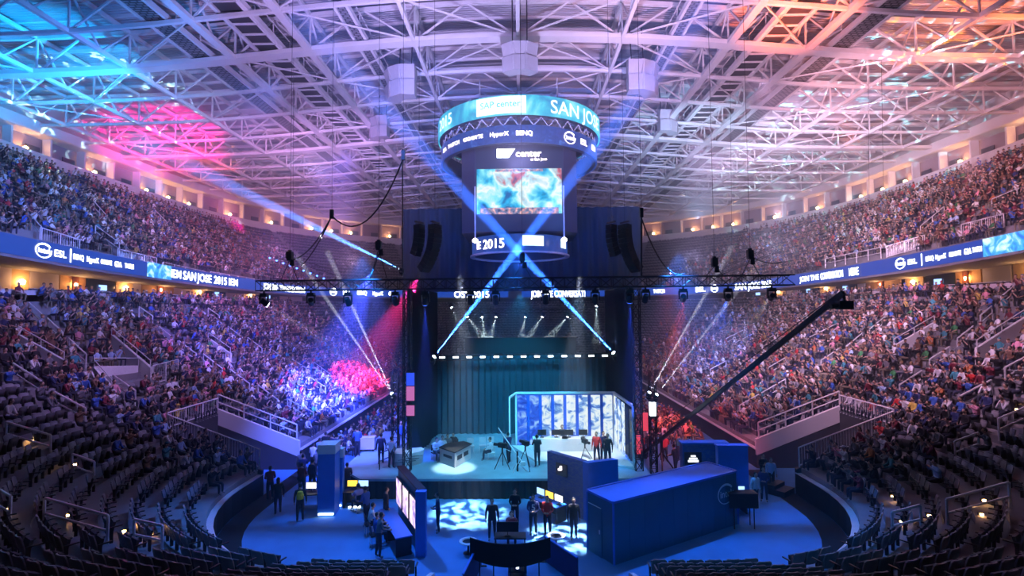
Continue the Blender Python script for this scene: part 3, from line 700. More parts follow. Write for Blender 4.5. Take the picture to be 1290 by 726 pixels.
# ------------------------------------------------------------------ suites under the roof: partitions and warm lamps
cvs = {s: Curve2(poly_ring(ur+2.0, s, 24.0, 400)) for s in (-1, 1)}
for side in (-1, 1):
    cv = cvs[side]; w = 'left' if side < 0 else 'right'; s = 3.0; j = 0
    while s < cv.L-3:
        x, y = cv.at(s)
        if project((x, y, 26))[0] > -60 and project((x, y, 26))[0] < 1350:
            x2, y2 = cv.at(s+0.05); t = Vector((x2-x, y2-y, 0)).normalized(); nn = Vector((-t.y, t.x, 0))
            if nn.dot(Vector((-x, 48-y, 0))) < 0: nn = -nn
            q = MB(); z0 = UTOP-sag(y); c_ = Vector((x, y, 0))+nn*0.45
            q.box((c_.x, c_.y, (z0+28.5)/2), (0.22, 0.9, 28.5-z0), math.atan2(t.y, t.x)); struct(q.build('wall_partition', M['white']))
            if 0 < j % 4 < 4 and (j % 4) != 2 or j % 8 == 2:
                sm = s+1.9; xm, ym = cv.at(sm); xm += nn.x*0.4; ym += nn.y*0.4
                zz = UTOP-sag(ym)+1.75
                l = thing('suite_lamp', (xm, ym, zz), math.atan2(t.y, t.x), 'warm glowing lamp in the %s upper suites, bay %s along the white parapet' % (w, ['one', 'two', 'three', 'four', 'five', 'six', 'seven', 'eight', 'nine', 'ten', 'eleven', 'twelve', 'thirteen', 'fourteen', 'fifteen', 'sixteen', 'seventeen', 'eighteen', 'nineteen', 'twenty', 'twenty one', 'twenty two', 'twenty three', 'twenty four', 'twenty five', 'twenty six', 'twenty seven', 'twenty eight', 'twenty nine', 'thirty'][min(j, 29)]), 'lamp', 'lamps in the upper suites')
                q = MB(); q.box((0, 0, -0.3), (0.08, 0.08, 0.4)); q.build('lamp_stem', M['black'], l)
                q = MB(); q.lathe([(0.03, -0.22), (0.2, -0.1), (0.22, 0.1), (0.03, 0.24)], 10); q.build('lamp_shade', M['warm'], l)
                lamp('suite_light', 'POINT', (xm+nn.x*0.5, ym+nn.y*0.5, zz), None, (1.0, 0.42, 0.22), 75, radius=0.2)
            # glazing bars and dark door between partitions
            x3, y3 = cv.at(s+2.8); q = MB(); q.box((x3+nn.x*0.25, y3+nn.y*0.25, z0+1.15), (1.5, 0.1, 2.2), math.atan2(t.y, t.x)); q.build('suite_door', M['glassdark']); bpy.context.scene.collection
            tag(C.objects[-1], 'dark glazed door in the %s upper suites counted bay %s from the near end' % (w, ORD(j)), 'door', 'upper suite doors')
        s += 4.2; j += 1

# ------------------------------------------------------------------ centre-hung scoreboard
SBY = 49.0
M['ledcyan'] = wavy('scoreboard_cyan_picture', [(0.02, 0.25, 0.55), (0.05, 0.55, 0.75), (0.35, 0.9, 0.95)], 0.35, 1.1, 4, (0.3, 0.75))
M['lednavy'] = wavy('scoreboard_navy_picture', [(0.01, 0.04, 0.25), (0.015, 0.06, 0.35), (0.1, 0.3, 0.8)], 1.6, 1.0, 8, (0.4, 0.85))
M['game'] = wavy('game_picture', [(0.0, 0.10, 0.30), (0.0, 0.45, 0.75), (0.25, 0.85, 0.9), (0.95, 1.0, 0.9), (0.45, 0.75, 0.8), (0.6, 0.1, 0.08), (0.02, 0.05, 0.12)], 0.6, 0.95, 14, (0.34, 0.76))
M['gamebar'] = wavy('game_status_bar', [(0.01, 0.02, 0.05), (0.2, 0.25, 0.35), (0.8, 0.3, 0.2), (0.9, 0.9, 0.8)], 3.0, 1.0, 6, (0.35, 0.7))
M['sbgrey'] = mat('scoreboard_grey_casing', (0.045, 0.04, 0.06), 0.6)
M['boxwhite'] = glow('led_white_panel', (0.75, 0.95, 1.0), 1.6)
sb = thing('scoreboard', (0, SBY, 15.0), 0, 'round centre-hung scoreboard with LED rings and video screen under the roof', 'scoreboard')
def ringband(r, z0, z1, name, m, th=0.5, n=72, parent=sb, a0=0, a1=2*PI):
    q = MB(); q.lathe([(r, z0), (r, z1), (r-th, z1), (r-th, z0), (r, z0)], n, (0, 0, 0), a0=a0, a1=a1)
    o = q.build(name, M[m] if isinstance(m, str) else m, parent); return o
Z0 = -15.0
ringband(7.75, 26.1+Z0, 27.75+Z0, 'upper_led_ring', 'ledcyan', 0.12)
ringband(7.62, 26.1+Z0, 27.75+Z0, 'upper_ring_back', 'sbgrey', 0.4)
ringband(7.45, 23.9+Z0, 25.35+Z0, 'middle_led_ring', 'lednavy', 0.12)
ringband(7.32, 23.9+Z0, 25.35+Z0, 'middle_ring_back', 'sbgrey', 0.4)
ringband(4.55, 15.25+Z0, 16.75+Z0, 'lower_led_ring', 'lednavy', 0.12)
ringband(4.42, 15.25+Z0, 16.75+Z0, 'lower_ring_back', 'sbgrey', 0.3)
ringband(4.75, 15.1+Z0, 15.25+Z0, 'lower_ring_rim', 'chrome', 0.35)
for r in (7.3,):
    q = MB()
    for i in range(36):
        a, b = 2*PI*i/36, 2*PI*(i+1)/36
        p = lambda t, z: (r*math.cos(t), r*math.sin(t), z+Z0)
        q.beam(p(a, 25.35), p((a+b)/2, 26.1), 0.08, 0.08); q.beam(p((a+b)/2, 26.1), p(b, 25.35), 0.08, 0.08)
    q.build('ring_truss', M['steel2'], sb)
# video cube: an octagonal body, four screens and dark corner faces
ch = 4.0; ck = 1.3
octo = [(-ch, -ch-ck), (ch, -ch-ck), (ch+ck, -ch), (ch+ck, ch), (ch, ch+ck), (-ch, ch+ck), (-ch-ck, ch), (-ch-ck, -ch)]
octo = [(x*0.98, y*0.78) for x, y in octo]
q = MB(); q.prism(octo, 17.0+Z0, 24.75+Z0); q.build('casing', M['sbgrey'], sb)
yf = -(ch+ck)*0.78-0.06
q = MB(); q.box((0, yf+0.02, 20.9+Z0), (7.75, 0.1, 7.7)); q.build('front_face', M['black'], sb)
q = MB(); q.box((0, yf-0.08, 20.55+Z0), (7.5, 0.08, 4.0)); scr = q.build('video_screen', M['game'], sb)
q = MB(); q.box((0, yf-0.13, 18.8+Z0), (6.9, 0.04, 0.55)); q.build('status_bar', M['gamebar'], scr)
q = MB(); q.box((0, yf-0.13, 22.4+Z0), (4.2, 0.04, 0.22)); q.build('score_strip', M['gamebar'], scr)
for sx in (-1, 1):
    q = MB(); q.tube((sx*3.9, yf-0.15, 16.2+Z0), (sx*3.9, yf-0.15, 21.0+Z0), 0.07, 8); q.build('corner_pole', M['chrome'], sb)
    q = MB(); q.lathe([(0.02, -0.25), (0.25, -0.1), (0.25, 0.1), (0.02, 0.25)], 10, (sx*3.9, yf-0.15, 16.2+Z0)); q.build('pole_foot', M['spark'] if False else M['ledtext'], sb)
for sx in (-1, 1):
    q = MB(); q.box((sx*5.0, 0.3, 21.6+Z0), (0.7, 4.0, 5.0)); q.build('side_speaker', M['sbgrey'], sb)
def flat_front(items, name, m, y, parent):
    q = MB()
    for v, f in items: q.add([(a, y, b) for a, b in v], f)
    return q.build(name, M[m], parent)
hdr, _ = words_at('center', 0.85, 23.95+Z0, 0.62); flat_front(hdr, 'header_lettering', 'ledtext', yf-0.1, sb)
hdr, _ = words_at('at San Jose', 1.75, 23.4+Z0, 0.24); flat_front(hdr, 'header_lettering', 'ledtext', yf-0.1, sb)
flat_front([([(-1.95, 23.55+Z0), (-0.9, 23.55+Z0), (-0.35, 24.35+Z0), (-1.95, 24.35+Z0)], [(0, 1, 2, 3)])], 'header_emblem', 'ledwhite', yf-0.1, sb)
hdr, _ = words_at('SAP', -1.35, 23.95+Z0, 0.45); flat_front(hdr, 'header_lettering', 'blue', yf-0.13, sb)
def on_ring(items, r, zc_, ang, name, m):
    """ang: 0 faces the viewer, positive to the right"""
    q = MB()
    for v, f in items:
        q.add([(r*math.sin(ang+a/r), -r*math.cos(ang+a/r), zc_+Z0+b) for a, b in v], f)
    return q.build(name, M[m], sb)
q = MB()
def curved_panel(r, a0, a1, z0, z1, name, m):
    q = MB(); n = 10; vs = []
    for i in range(n+1):
        a = a0+(a1-a0)*i/n; vs += [(r*math.sin(a), -r*math.cos(a), z0+Z0), (r*math.sin(a), -r*math.cos(a), z1+Z0)]
    q.add(vs, [(2*i, 2*i+2, 2*i+3, 2*i+1) for i in range(n)]); return q.build(name, M[m], sb)
on_ring(words_at('2015', 0, 0, 1.0)[0], 7.8, 26.93, -1.02, 'ring_lettering', 'boxwhite')
curved_panel(7.79, -0.47, 0.08, 26.2, 27.65, 'white_logo_panel', 'boxwhite')
on_ring(words_at('SAP center', 0, 0.1, 0.55)[0], 7.82, 26.93, -0.2, 'ring_lettering', 'ledcyan')
on_ring(words_at('SAN JOSE', 1.2, 0, 1.15)[0], 7.8, 26.93, 0.62, 'ring_lettering', 'boxwhite')
for tx, an, h in (('G2A', -1.12, 0.36), ('TWITCH', -0.88, 0.34), ('GIGABYTE', -0.55, 0.32), ('HyperX', -0.22, 0.36), ('BENQ', 0.06, 0.38), ('ESL', 0.86, 0.5), ('IEM', 1.12, 0.5)):
    on_ring(words_at(tx, 0, 0, h)[0], 7.5, 24.65, an, 'ring_lettering', 'ledtext')
on_ring(logo_intel(0, 0, 0.85), 7.5, 24.65, 0.62, 'ring_emblem', 'ledtext')
on_ring(words_at('2015', 0, 0, 0.85)[0], 4.6, 16.0, -0.55, 'ring_lettering', 'ledtext')
on_ring(words_at('IE', 0, 0, 0.7)[0], 4.6, 16.0, -0.95, 'ring_lettering', 'ledtext')
curved_panel(4.6, 0.05, 0.48, 15.7, 16.6, 'white_logo_panel', 'boxwhite')
curved_panel(4.6, 0.95, 1.2, 15.7, 16.5, 'white_logo_panel', 'boxwhite')
# hanging frame above
q = MB()
for sx in (-1, 1):
    for sy in (-1, 1):
        q.tube((sx*3.5, sy*3.5, 24.7+Z0), (sx*3.5, sy*3.5, 31.0+Z0), 0.06, 6)
        q.beam((0, 0, 27.2+Z0), (sx*5.3, sy*5.3, 27.2+Z0), 0.25, 0.3); q.beam((0, 0, 24.8+Z0), (sx*5.2, sy*5.2, 24.8+Z0), 0.2, 0.25)
q.build('hanging_frame', M['steel2'], sb)
q = MB(); q.tube((0, 0, 24.8+Z0), (0, 0, 31.3+Z0), 0.22, 10); q.build('centre_mast', M['steel2'], sb)

# ------------------------------------------------------------------ white speaker clusters hung from the roof
M['spk'] = mat('pale_speaker_cabinet', (0.42, 0.40, 0.44), 0.6)
def cluster(loc, w, rz, label):
    t = thing('speaker_cluster', loc, rz, label, 'speaker cluster', 'white speaker clusters')
    for i, a in enumerate((-0.55, 0.0, 0.55)):
        for j in range(2):
            q = MB(); rot = Matrix.Rotation(a, 3, 'Z') @ Matrix.Rotation(0.28*(1-j)+0.05, 3, 'X')
            c_ = Matrix.Rotation(a, 3, 'Z') @ Vector((0, -w*1.05, w*0.55-j*w*1.02))
            q.box(c_, (w*0.98, w*0.9, w*0.98), rot); q.build('cabinet', M['spk'], t)
    for sx in (-1, 1):
        q = MB(); q.tube((sx*w*0.5, -w*0.5, w), (sx*w*0.5, -w*0.3, w+4.5), 0.05, 6); q.build('hanging_cable', M['black'], t)
cluster(at(655, 82, 38.3) , 1.1, 0, 'white speaker cluster of square cabinets above the scoreboard')
cluster(at(517, 112, 44), 1.35, -0.5, 'pale six-sided speaker cluster left above the scoreboard')
cluster(at(797, 106, 44), 1.35, 0.5, 'pale six-sided speaker cluster right above the scoreboard')
cluster(at(832, 158, 56), 1.2, 0.6, 'smaller pale speaker cluster farther right behind the scoreboard')
cluster(at(487, 165, 56), 1.2, -0.6, 'smaller pale speaker cluster farther left behind the scoreboard')

# ------------------------------------------------------------------ people
def ellipsoid(mb, c, r, n=10, k=7, rot=None, m=0):
    c = Vector(c); vs = []; fs = []
    for j in range(k+1):
        ph = -PI/2+PI*j/k
        for i in range(n):
            t = 2*PI*i/n; v = Vector((r[0]*math.cos(ph)*math.cos(t), r[1]*math.cos(ph)*math.sin(t), r[2]*math.sin(ph)))
            if rot is not None: v = rot @ v
            vs.append(c+v)
    for j in range(k):
        for i in range(n): fs.append((j*n+i, j*n+(i+1) % n, (j+1)*n+(i+1) % n, (j+1)*n+i))
    mb.add(vs, fs, m)
def rig(joints, edges, root, labels, sub=1):
    """skin a skeleton; every face takes the label of its nearest bone"""
    names_ = list(joints); idx = {n: i for i, n in enumerate(names_)}
    me = bpy.data.meshes.new('body'); me.from_pydata([joints[n][0] for n in names_], [(idx[a], idx[b]) for a, b in edges], [])
    o = bpy.data.objects.new('body', me); C.objects.link(o)
    sk = o.modifiers.new('skin', 'SKIN'); sk.use_smooth_shade = True
    sb_ = o.modifiers.new('sub', 'SUBSURF'); sb_.levels = sub
    for i, n in enumerate(names_):
        r = joints[n][1]; r = r if isinstance(r, tuple) else (r, r); r = tuple(q*1.17 if q > 0.012 else q for q in r)
        me.skin_vertices[0].data[i].radius = r; me.skin_vertices[0].data[i].use_root = (n == root)
    bpy.context.view_layer.update()
    out = bpy.data.meshes.new_from_object(o.evaluated_get(bpy.context.evaluated_depsgraph_get()))
    bpy.data.objects.remove(o); bpy.data.meshes.remove(me)
    V_ = [Vector(v.co) for v in out.vertices]; F_ = [tuple(p.vertices) for p in out.polygons]; L_ = []
    E_ = [(Vector(joints[a][0]), Vector(joints[b][0]), labels.get((a, b), 0)) for a, b in edges]
    for f in F_:
        c = sum((V_[i] for i in f), Vector())/len(f); best = 1e9; lab = 0
        for a, b, l in E_:
            ab = b-a; t = max(0, min(1, (c-a).dot(ab)/ab.length_squared)); d = (c-a-ab*t).length
            if d < best: best = d; lab = l
        L_.append(lab)
    bpy.data.meshes.remove(out); return V_, F_, L_
def person_mesh(name, pose, fingers=False, sub=1, headset=False, cap=False, long_hair=False):
    """pose: dict of joint positions; facing +Y. material slots 0 shirt 1 skin 2 trousers 3 hair 4 shoes"""
    P = {k: Vector(v) for k, v in pose.items() if isinstance(v, tuple)}
    J = {'pelvis': (P['pelvis'], (0.16, 0.12)), 'waist': (P['waist'], (0.145, 0.10)), 'chest': (P['chest'], (0.17, 0.115)), 'neck': (P['neck'], 0.06), 'head0': (P['head']-Vector((0, 0, 0.06)), 0.062)}
    E = [('pelvis', 'waist'), ('waist', 'chest'), ('chest', 'neck'), ('neck', 'head0')]; Lb = {('pelvis', 'waist'): 0, ('neck', 'head0'): 1}
    for s in ('l', 'r'):
        for jn, r in (('sh', 0.068), ('el', 0.043), ('wr', 0.028), ('ha', (0.042, 0.02))): J[jn+s] = (P[jn+s], r)
        E += [('chest', 'sh'+s), ('sh'+s, 'el'+s), ('el'+s, 'wr'+s), ('wr'+s, 'ha'+s)]; Lb[('wr'+s, 'ha'+s)] = 1
        Lb[('el'+s, 'wr'+s)] = 1 if pose.get('short') is not None else 0
        for jn, r in (('hi', 0.098), ('kn', 0.062), ('an', 0.042), ('to', (0.045, 0.035))): J[jn+s] = (P[jn+s], r)
        E += [('pelvis', 'hi'+s), ('hi'+s, 'kn'+s), ('kn'+s, 'an'+s), ('an'+s, 'to'+s)]
        Lb[('pelvis', 'hi'+s)] = 2; Lb[('hi'+s, 'kn'+s)] = 2; Lb[('kn'+s, 'an'+s)] = 2; Lb[('an'+s, 'to'+s)] = 4
        if fingers:
            d = (P['ha'+s]-P['wr'+s]).normalized(); w = d.cross(Vector((1, 0, 0.3))).normalized(); sg = 1 if s == 'l' else -1
            for i, (off, ln) in enumerate(((-0.03, 0.07), (-0.01, 0.085), (0.01, 0.08), (0.03, 0.062))):
                a, b = 'fa%d%s' % (i, s), 'fb%d%s' % (i, s); base = P['ha'+s]+w*off
                J[a] = (base+d*ln*0.55, 0.0085); J[b] = (base+d*ln*0.95+d.cross(w)*0.02*sg, 0.0075)
                E += [('ha'+s, a), (a, b)]; Lb[('ha'+s, a)] = 1; Lb[(a, b)] = 1
            a, b = 'ta'+s, 'tb'+s; m_ = P['wr'+s].lerp(P['ha'+s], 0.5)
            J[a] = (m_-w*0.045, 0.011); J[b] = (m_-w*0.06+d*0.04, 0.009); E += [('ha'+s, a), (a, b)]; Lb[('ha'+s, a)] = 1; Lb[(a, b)] = 1
    V_, F_, L_ = rig(J, E, 'pelvis', Lb, sub)
    mb = MB(); mb.v = [tuple(v) for v in V_]; mb.f = F_; mb.m = L_
    h = P['head']; tilt = Matrix.Rotation(pose.get('nod', 0.0), 3, 'X')
    ellipsoid(mb, h, (0.078, 0.098, 0.118), 10, 8, tilt, 1)
    ellipsoid(mb, h+tilt @ Vector((0, -0.022, 0.03)), (0.087, 0.095, 0.112), 10, 6, tilt, 3)
    mb.tube(h+tilt @ Vector((0, 0.085, 0.02)), h+tilt @ Vector((0, 0.118, -0.02)), 0.008, 5, 0.017, 1)
    mb.box(h+tilt @ Vector((0, 0.092, -0.055)), (0.045, 0.012, 0.012), tilt, 4)
    for sx in (-1, 1):
        ellipsoid(mb, h+tilt @ Vector((sx*0.082, 0.0, -0.005)), (0.012, 0.022, 0.032), 6, 4, tilt, 1)
        mb.box(h+tilt @ Vector((sx*0.032, 0.086, 0.012)), (0.022, 0.012, 0.010), tilt, 3)
    if long_hair: ellipsoid(mb, h+tilt @ Vector((0, -0.06, -0.07)), (0.085, 0.05, 0.15), 8, 6, tilt, 3)
    if cap:
        ellipsoid(mb, h+tilt @ Vector((0, -0.01, 0.055)), (0.092, 0.105, 0.08), 10, 5, tilt, 0); mb.box(h+tilt @ Vector((0, 0.12, 0.05)), (0.13, 0.10, 0.012), tilt, 0)
    if headset:
        for i in range(10):
            a, b = PI*i/10, PI*(i+1)/10
            mb.tube(h+tilt @ Vector((0.1*math.cos(a), 0, 0.02+0.125*math.sin(a))), h+tilt @ Vector((0.1*math.cos(b), 0, 0.02+0.125*math.sin(b))), 0.012, 5, m=4)
        for sx in (-1, 1): ellipsoid(mb, h+tilt @ Vector((sx*0.098, 0, 0)), (0.025, 0.045, 0.05), 8, 4, tilt, 4)
    me = bpy.data.meshes.new(name); me.from_pydata(mb.v, [], mb.f); me.polygons.foreach_set('material_index', mb.m)
    me.polygons.foreach_set('use_smooth', [True]*len(mb.f))
    for k_ in ('shirt', 'skin', 'jeans', 'hair', 'shoe'): me.materials.append(M[k_])
    me.update(); return me
def stand_pose(arm='down', lean=0.0, step=0.0, turn=0):
    p = {'pelvis': (0, 0, 0.95), 'waist': (0, lean*0.3, 1.10), 'chest': (0, lean*0.7, 1.36), 'neck': (0, lean, 1.50), 'head': (0, lean*1.2+0.015, 1.66)}
    for s, sx in (('l', -1), ('r', 1)):
        p['sh'+s] = (sx*0.19, lean*0.8, 1.43)
        p['hi'+s] = (sx*0.095, 0, 0.90); p['kn'+s] = (sx*0.11, 0.02+step*sx*0.18, 0.50); p['an'+s] = (sx*0.12, -0.03+step*sx*0.28, 0.08); p['to'+s] = (sx*0.14, 0.12+step*sx*0.28, 0.035)
        if arm == 'down': q = ((sx*0.26, -0.02, 1.15), (sx*0.27, 0.05, 0.90), (sx*0.265, 0.08, 0.81))
        elif arm == 'front': q = ((sx*0.25, 0.02, 1.15), (sx*0.10, 0.24, 1.08), (sx*0.02, 0.29, 1.10))
        elif arm == 'crossed': q = ((sx*0.27, 0.04, 1.17), (sx*0.05, 0.22, 1.20), (-sx*0.08, 0.23, 1.22))
        elif arm == 'desk': q = ((sx*0.24, 0.10, 1.18), (sx*0.16, 0.36, 1.08), (sx*0.14, 0.45, 1.07))
        elif arm == 'camera': q = ((sx*0.26, 0.12, 1.20), (sx*0.12, 0.30, 1.40), (sx*0.08, 0.37, 1.44))
        elif arm == 'hips': q = ((sx*0.36, -0.06, 1.18), (sx*0.22, 0.05, 1.00), (sx*0.16, 0.09, 0.98))
        for jn, v in zip(('el', 'wr', 'ha'), q): p[jn+s] = v
    return p
def sit_pose(arm='lap', lean=0.05, up=0.0):
    p = {'pelvis': (0, 0, 0.52), 'waist': (0, -0.02+lean*0.3, 0.68), 'chest': (0, lean, 0.93), 'neck': (0, lean*1.3, 1.08), 'head': (0, lean*1.6+0.02, 1.24), 'nod': -lean*0.6}
    for s, sx in (('l', -1), ('r', 1)):
        p['sh'+s] = (sx*0.19, lean*1.1, 1.0)
        p['hi'+s] = (sx*0.10, 0.08, 0.50); p['kn'+s] = (sx*0.15, 0.46, 0.50); p['an'+s] = (sx*0.15, 0.46, 0.09); p['to'+s] = (sx*0.16, 0.60, 0.04)
        if arm == 'lap': q = ((sx*0.25, lean+0.08, 0.76), (sx*0.12, 0.34, 0.64), (sx*0.06, 0.40, 0.63))
        elif arm == 'desk': q = ((sx*0.25, 0.14, 0.80), (sx*0.20, 0.40, 0.80), (sx*0.16, 0.49, 0.80))
        elif arm == 'clap': q = ((sx*0.26, 0.18, 0.88), (sx*0.10, 0.34, 1.05), (sx*0.03, 0.38, 1.12))
        elif arm == 'chin': q = ((sx*0.20, 0.38, 0.66), (sx*0.08, 0.34, 0.95), (sx*0.04, 0.30, 1.02))
        for jn, v in zip(('el', 'wr', 'ha'), q): p[jn+s] = v
    return p
SIT = [person_mesh('sitting_hands_on_lap', sit_pose('lap', 0.02)), person_mesh('sitting_leaning', sit_pose('chin', 0.16)), person_mesh('sitting_clapping', sit_pose('clap', 0.06)),
       person_mesh('sitting_long_hair', sit_pose('lap', 0.10), long_hair=True), person_mesh('sitting_cap', sit_pose('clap', 0.02), cap=True)]
PCOL = {'black': (0.015, 0.015, 0.02), 'white': (0.72, 0.72, 0.75), 'grey': (0.18, 0.18, 0.2), 'red': (0.55, 0.03, 0.03), 'blue': (0.04, 0.12, 0.45), 'teal': (0.05, 0.26, 0.32), 'brown': (0.16, 0.08, 0.05),
        'maroon': (0.18, 0.02, 0.04), 'orange': (0.5, 0.16, 0.05), 'yellow': (0.6, 0.45, 0.08), 'navy': (0.02, 0.03, 0.12), 'pale blue': (0.35, 0.5, 0.75), 'pink': (0.7, 0.3, 0.4), 'green': (0.05, 0.25, 0.08)}
PCH = ['black']*22+['grey']*12+['white']*12+['navy']*9+['maroon']*6+['red']*3+['blue']*6+['teal']*3+['brown']*5+['orange', 'pale blue', 'pale blue', 'pale blue', 'pink', 'pink', 'yellow', 'green']

# ------------------------------------------------------------------ railings, parapets and vomitories of the stands
def L_(px, py): return hit(px, py, f_low)
def U_(px, py): return hit(px, py, f_up, 25.0)
# (base pixel of one end post, base pixel of the other, label tail, surface)
RAILS = [
 ((7, 562), (63, 578), 'at the left frame edge above the empty rows'), ((90, 603), (118, 613), 'short one in the middle of the left empty rows'),
 ((55, 668), (135, 690), 'long one low in the left corner'), ((168, 694), (204, 702), 'short one low left beside the long rail'), ((-8, 655), (12, 668), 'cut off by the left frame edge low down'),
 ((68, 519), (107, 540), 'on the boundary of crowd and empty rows at left'), ((16, 482), (51, 505), 'left edge of the crowd, above the empty rows'), ((86, 446), (108, 467), 'left, between the first and second white stair walls, lower'),
 ((59, 420), (78, 438), 'left, between the first and second white stair walls, upper'), ((142, 494), (170, 514), 'left, under the white vomitory'), ((200, 427), (217, 441), 'left, right of the second white stair wall, upper'),
 ((226, 446), (247, 462), 'left, right of the picket vomitory, upper'), ((256, 462), (280, 481), 'left crowd, above the corner tunnel'), ((290, 482), (314, 500), 'left crowd, straight above the tunnel head'),
 ((325, 502), (350, 521), 'left crowd, beyond the corner tunnel'), ((287, 424), (305, 438), 'left crowd, small one high up'), ((312, 438), (330, 452), 'left crowd, small one high, second along'), ((340, 452), (358, 465), 'left crowd, small one high, third along'),
 ((368, 466), (390, 480), 'left crowd in blue light'), ((388, 488), (410, 502), 'left crowd beside the pink light, upper'), ((362, 520), (395, 537), 'left crowd in blue light, low down'), ((175, 401), (192, 413), 'left, highest under the concourse, near'), ((262, 400), (276, 410), 'left, highest under the concourse, far'),
 ((36, 400), (52, 415), 'left frame edge under the doorway'),
 ((1194, 666), (1273, 645), 'long one low in the right corner'), ((1125, 682), (1161, 673), 'short one low right beside the long rail'), ((1204, 585), (1234, 574), 'short one in the middle of the right empty rows'),
 ((1259, 556), (1296, 540), 'at the right frame edge above the empty rows'), ((1267, 487), (1296, 472), 'right frame edge inside the crowd'), ((1212, 523), (1250, 503), 'on the boundary of crowd and empty rows at right'), ((1134, 506), (1162, 488), 'right crowd, lower, second from the frame edge'),
 ((1172, 473), (1197, 457), 'right crowd, lower, near the white stair walls'), ((1207, 446), (1227, 430), 'right, between the two white stair walls'), ((1096, 430), (1115, 414), 'right, left of the white stair wall, upper'), ((1067, 452), (1087, 435), 'right crowd, middle height'),
 ((1035, 470), (1060, 453), 'right crowd, middle, beyond the stair walls'), ((1017, 440), (1055, 421), 'right crowd, long one high up'), ((915, 437), (937, 426), 'right crowd, far small one high up'), ((958, 445), (980, 431), 'right crowd, far small one, second along'), ((932, 528), (990, 494), 'right crowd, long one above the corner tunnel'),
 ((895, 478), (915, 467), 'right crowd, far one in violet light'), ((1236, 416), (1250, 404), 'right, under the concourse, near'), ((1262, 392), (1278, 378), 'right frame edge under the concourse'), ((968, 478), (990, 465), 'right crowd, far, middle height'),
]
def railing(p, q, label, h=1.0, cat='railing', name='hand_railing', pickets=False, group=None, r=0.045, m='chrome', upright=True):
    p, q = Vector(p), Vector(q); L = (q-p).length
    t = thing(name, p, 0, label, cat, group)
    n = max(2, int(round(L/1.8))+1)
    for i in range(n):
        a = p.lerp(q, i/(n-1)); b = MB(); b.tube(a, a+Vector((0, 0, h)), r, 6); b.build('post', M[m], t, world=True)
    b = MB(); b.tube(p+Vector((0, 0, h)), q+Vector((0, 0, h)), r, 6); b.build('top_rail', M[m], t, world=True)
    b = MB(); b.tube(p+Vector((0, 0, h*0.52 if not pickets else 0.1)), q+Vector((0, 0, h*0.52 if not pickets else 0.1)), r*0.85, 6); b.build('lower_rail', M[m], t, world=True)
    if pickets:
        b = MB(); k_ = int(L/0.16)
        for i in range(1, k_): a = p.lerp(q, i/k_); b.tube(a+Vector((0, 0, 0.1)), a+Vector((0, 0, h)), 0.013, 4, cap=False)
        b.build('pickets', M[m], t, world=True)
    return t
NOSEAT = []
for a, b, lab in RAILS:
    p, q = L_(*a), L_(*b)
    if p is None or q is None: continue
    if (p-q).length > 6: q = p+(q-p).normalized()*6
    railing(p, q, 'pale two-bar stand railing, '+lab, 1.0, group='stand railings'); NOSEAT.append(((p.x, p.y), (q.x, q.y), 0.5))
def parapet(p, q, label, h=0.85, th=0.16, rail=True):
    p, q = Vector(p), Vector(q); d = (q-p); s = Vector((-d.y, d.x, 0)).normalized()*th
    t = thing('stair_wall', p, 0, label, 'parapet wall', 'white stair walls in the stands')
    b = MB(); b.slab([p-Vector((0, 0, 0.5)), q-Vector((0, 0, 0.5)), q+Vector((0, 0, h)), p+Vector((0, 0, h))], s); b.build('wall_panel', M['white'], t, world=True)
    if rail:
        b = MB()
        n = max(2, int(d.length/1.5)+1)
        for i in range(n): a = p.lerp(q, i/(n-1))+Vector((0, 0, h)); b.tube(a, a+Vector((0, 0, 0.5)), 0.03, 6)
        b.tube(p+Vector((0, 0, h+0.5)), q+Vector((0, 0, h+0.5)), 0.03, 6); b.build('wall_rail', M['chrome'], t, world=True)
    NOSEAT.append(((p.x, p.y), (q.x, q.y), 0.6)); return t
for a, b, lab, hh in [((22, 440), (80, 473), 'white sloping stair wall at the left frame edge, first of the left stand', 0.85), ((140, 440), (189, 483), 'white sloping stair wall beside the left vomitory', 1.0),
        ((118, 474), (140, 500), 'white sloping wall on the near side of the left vomitory', 0.5), ((262, 436), (290, 456), 'small white sloping stair wall farther up the left crowd', 0.7),
        ((1127, 451), (1178, 421), 'white sloping stair wall in the middle of the right crowd', 0.85), ((1232, 460), (1294, 420), 'white sloping stair wall at the right frame edge', 1.0),
        ((395, 470), (415, 485), 'small pale stair wall far along the left crowd', 0.6), ((925, 445), (950, 432), 'small pale stair wall far along the right crowd', 0.6)]:
    p, q = L_(*a), L_(*b); parapet(p, q, lab, hh)
# left mid-stand vomitory: front wall with rail, picket side
p, q = L_(118, 474), L_(174, 472); parapet(p, q, 'level white front wall of the left vomitory with a rail on top', 0.6)
p, q = L_(192, 486), L_(224, 476); railing(p, q, 'white picket railing beside the left vomitory', 1.3, pickets=True, name='picket_railing', group='picket railings', r=0.04)
NOSEAT.append(((L_(135, 482).x, L_(135, 482).y), (L_(180, 480).x, L_(180, 480).y), 1.6))
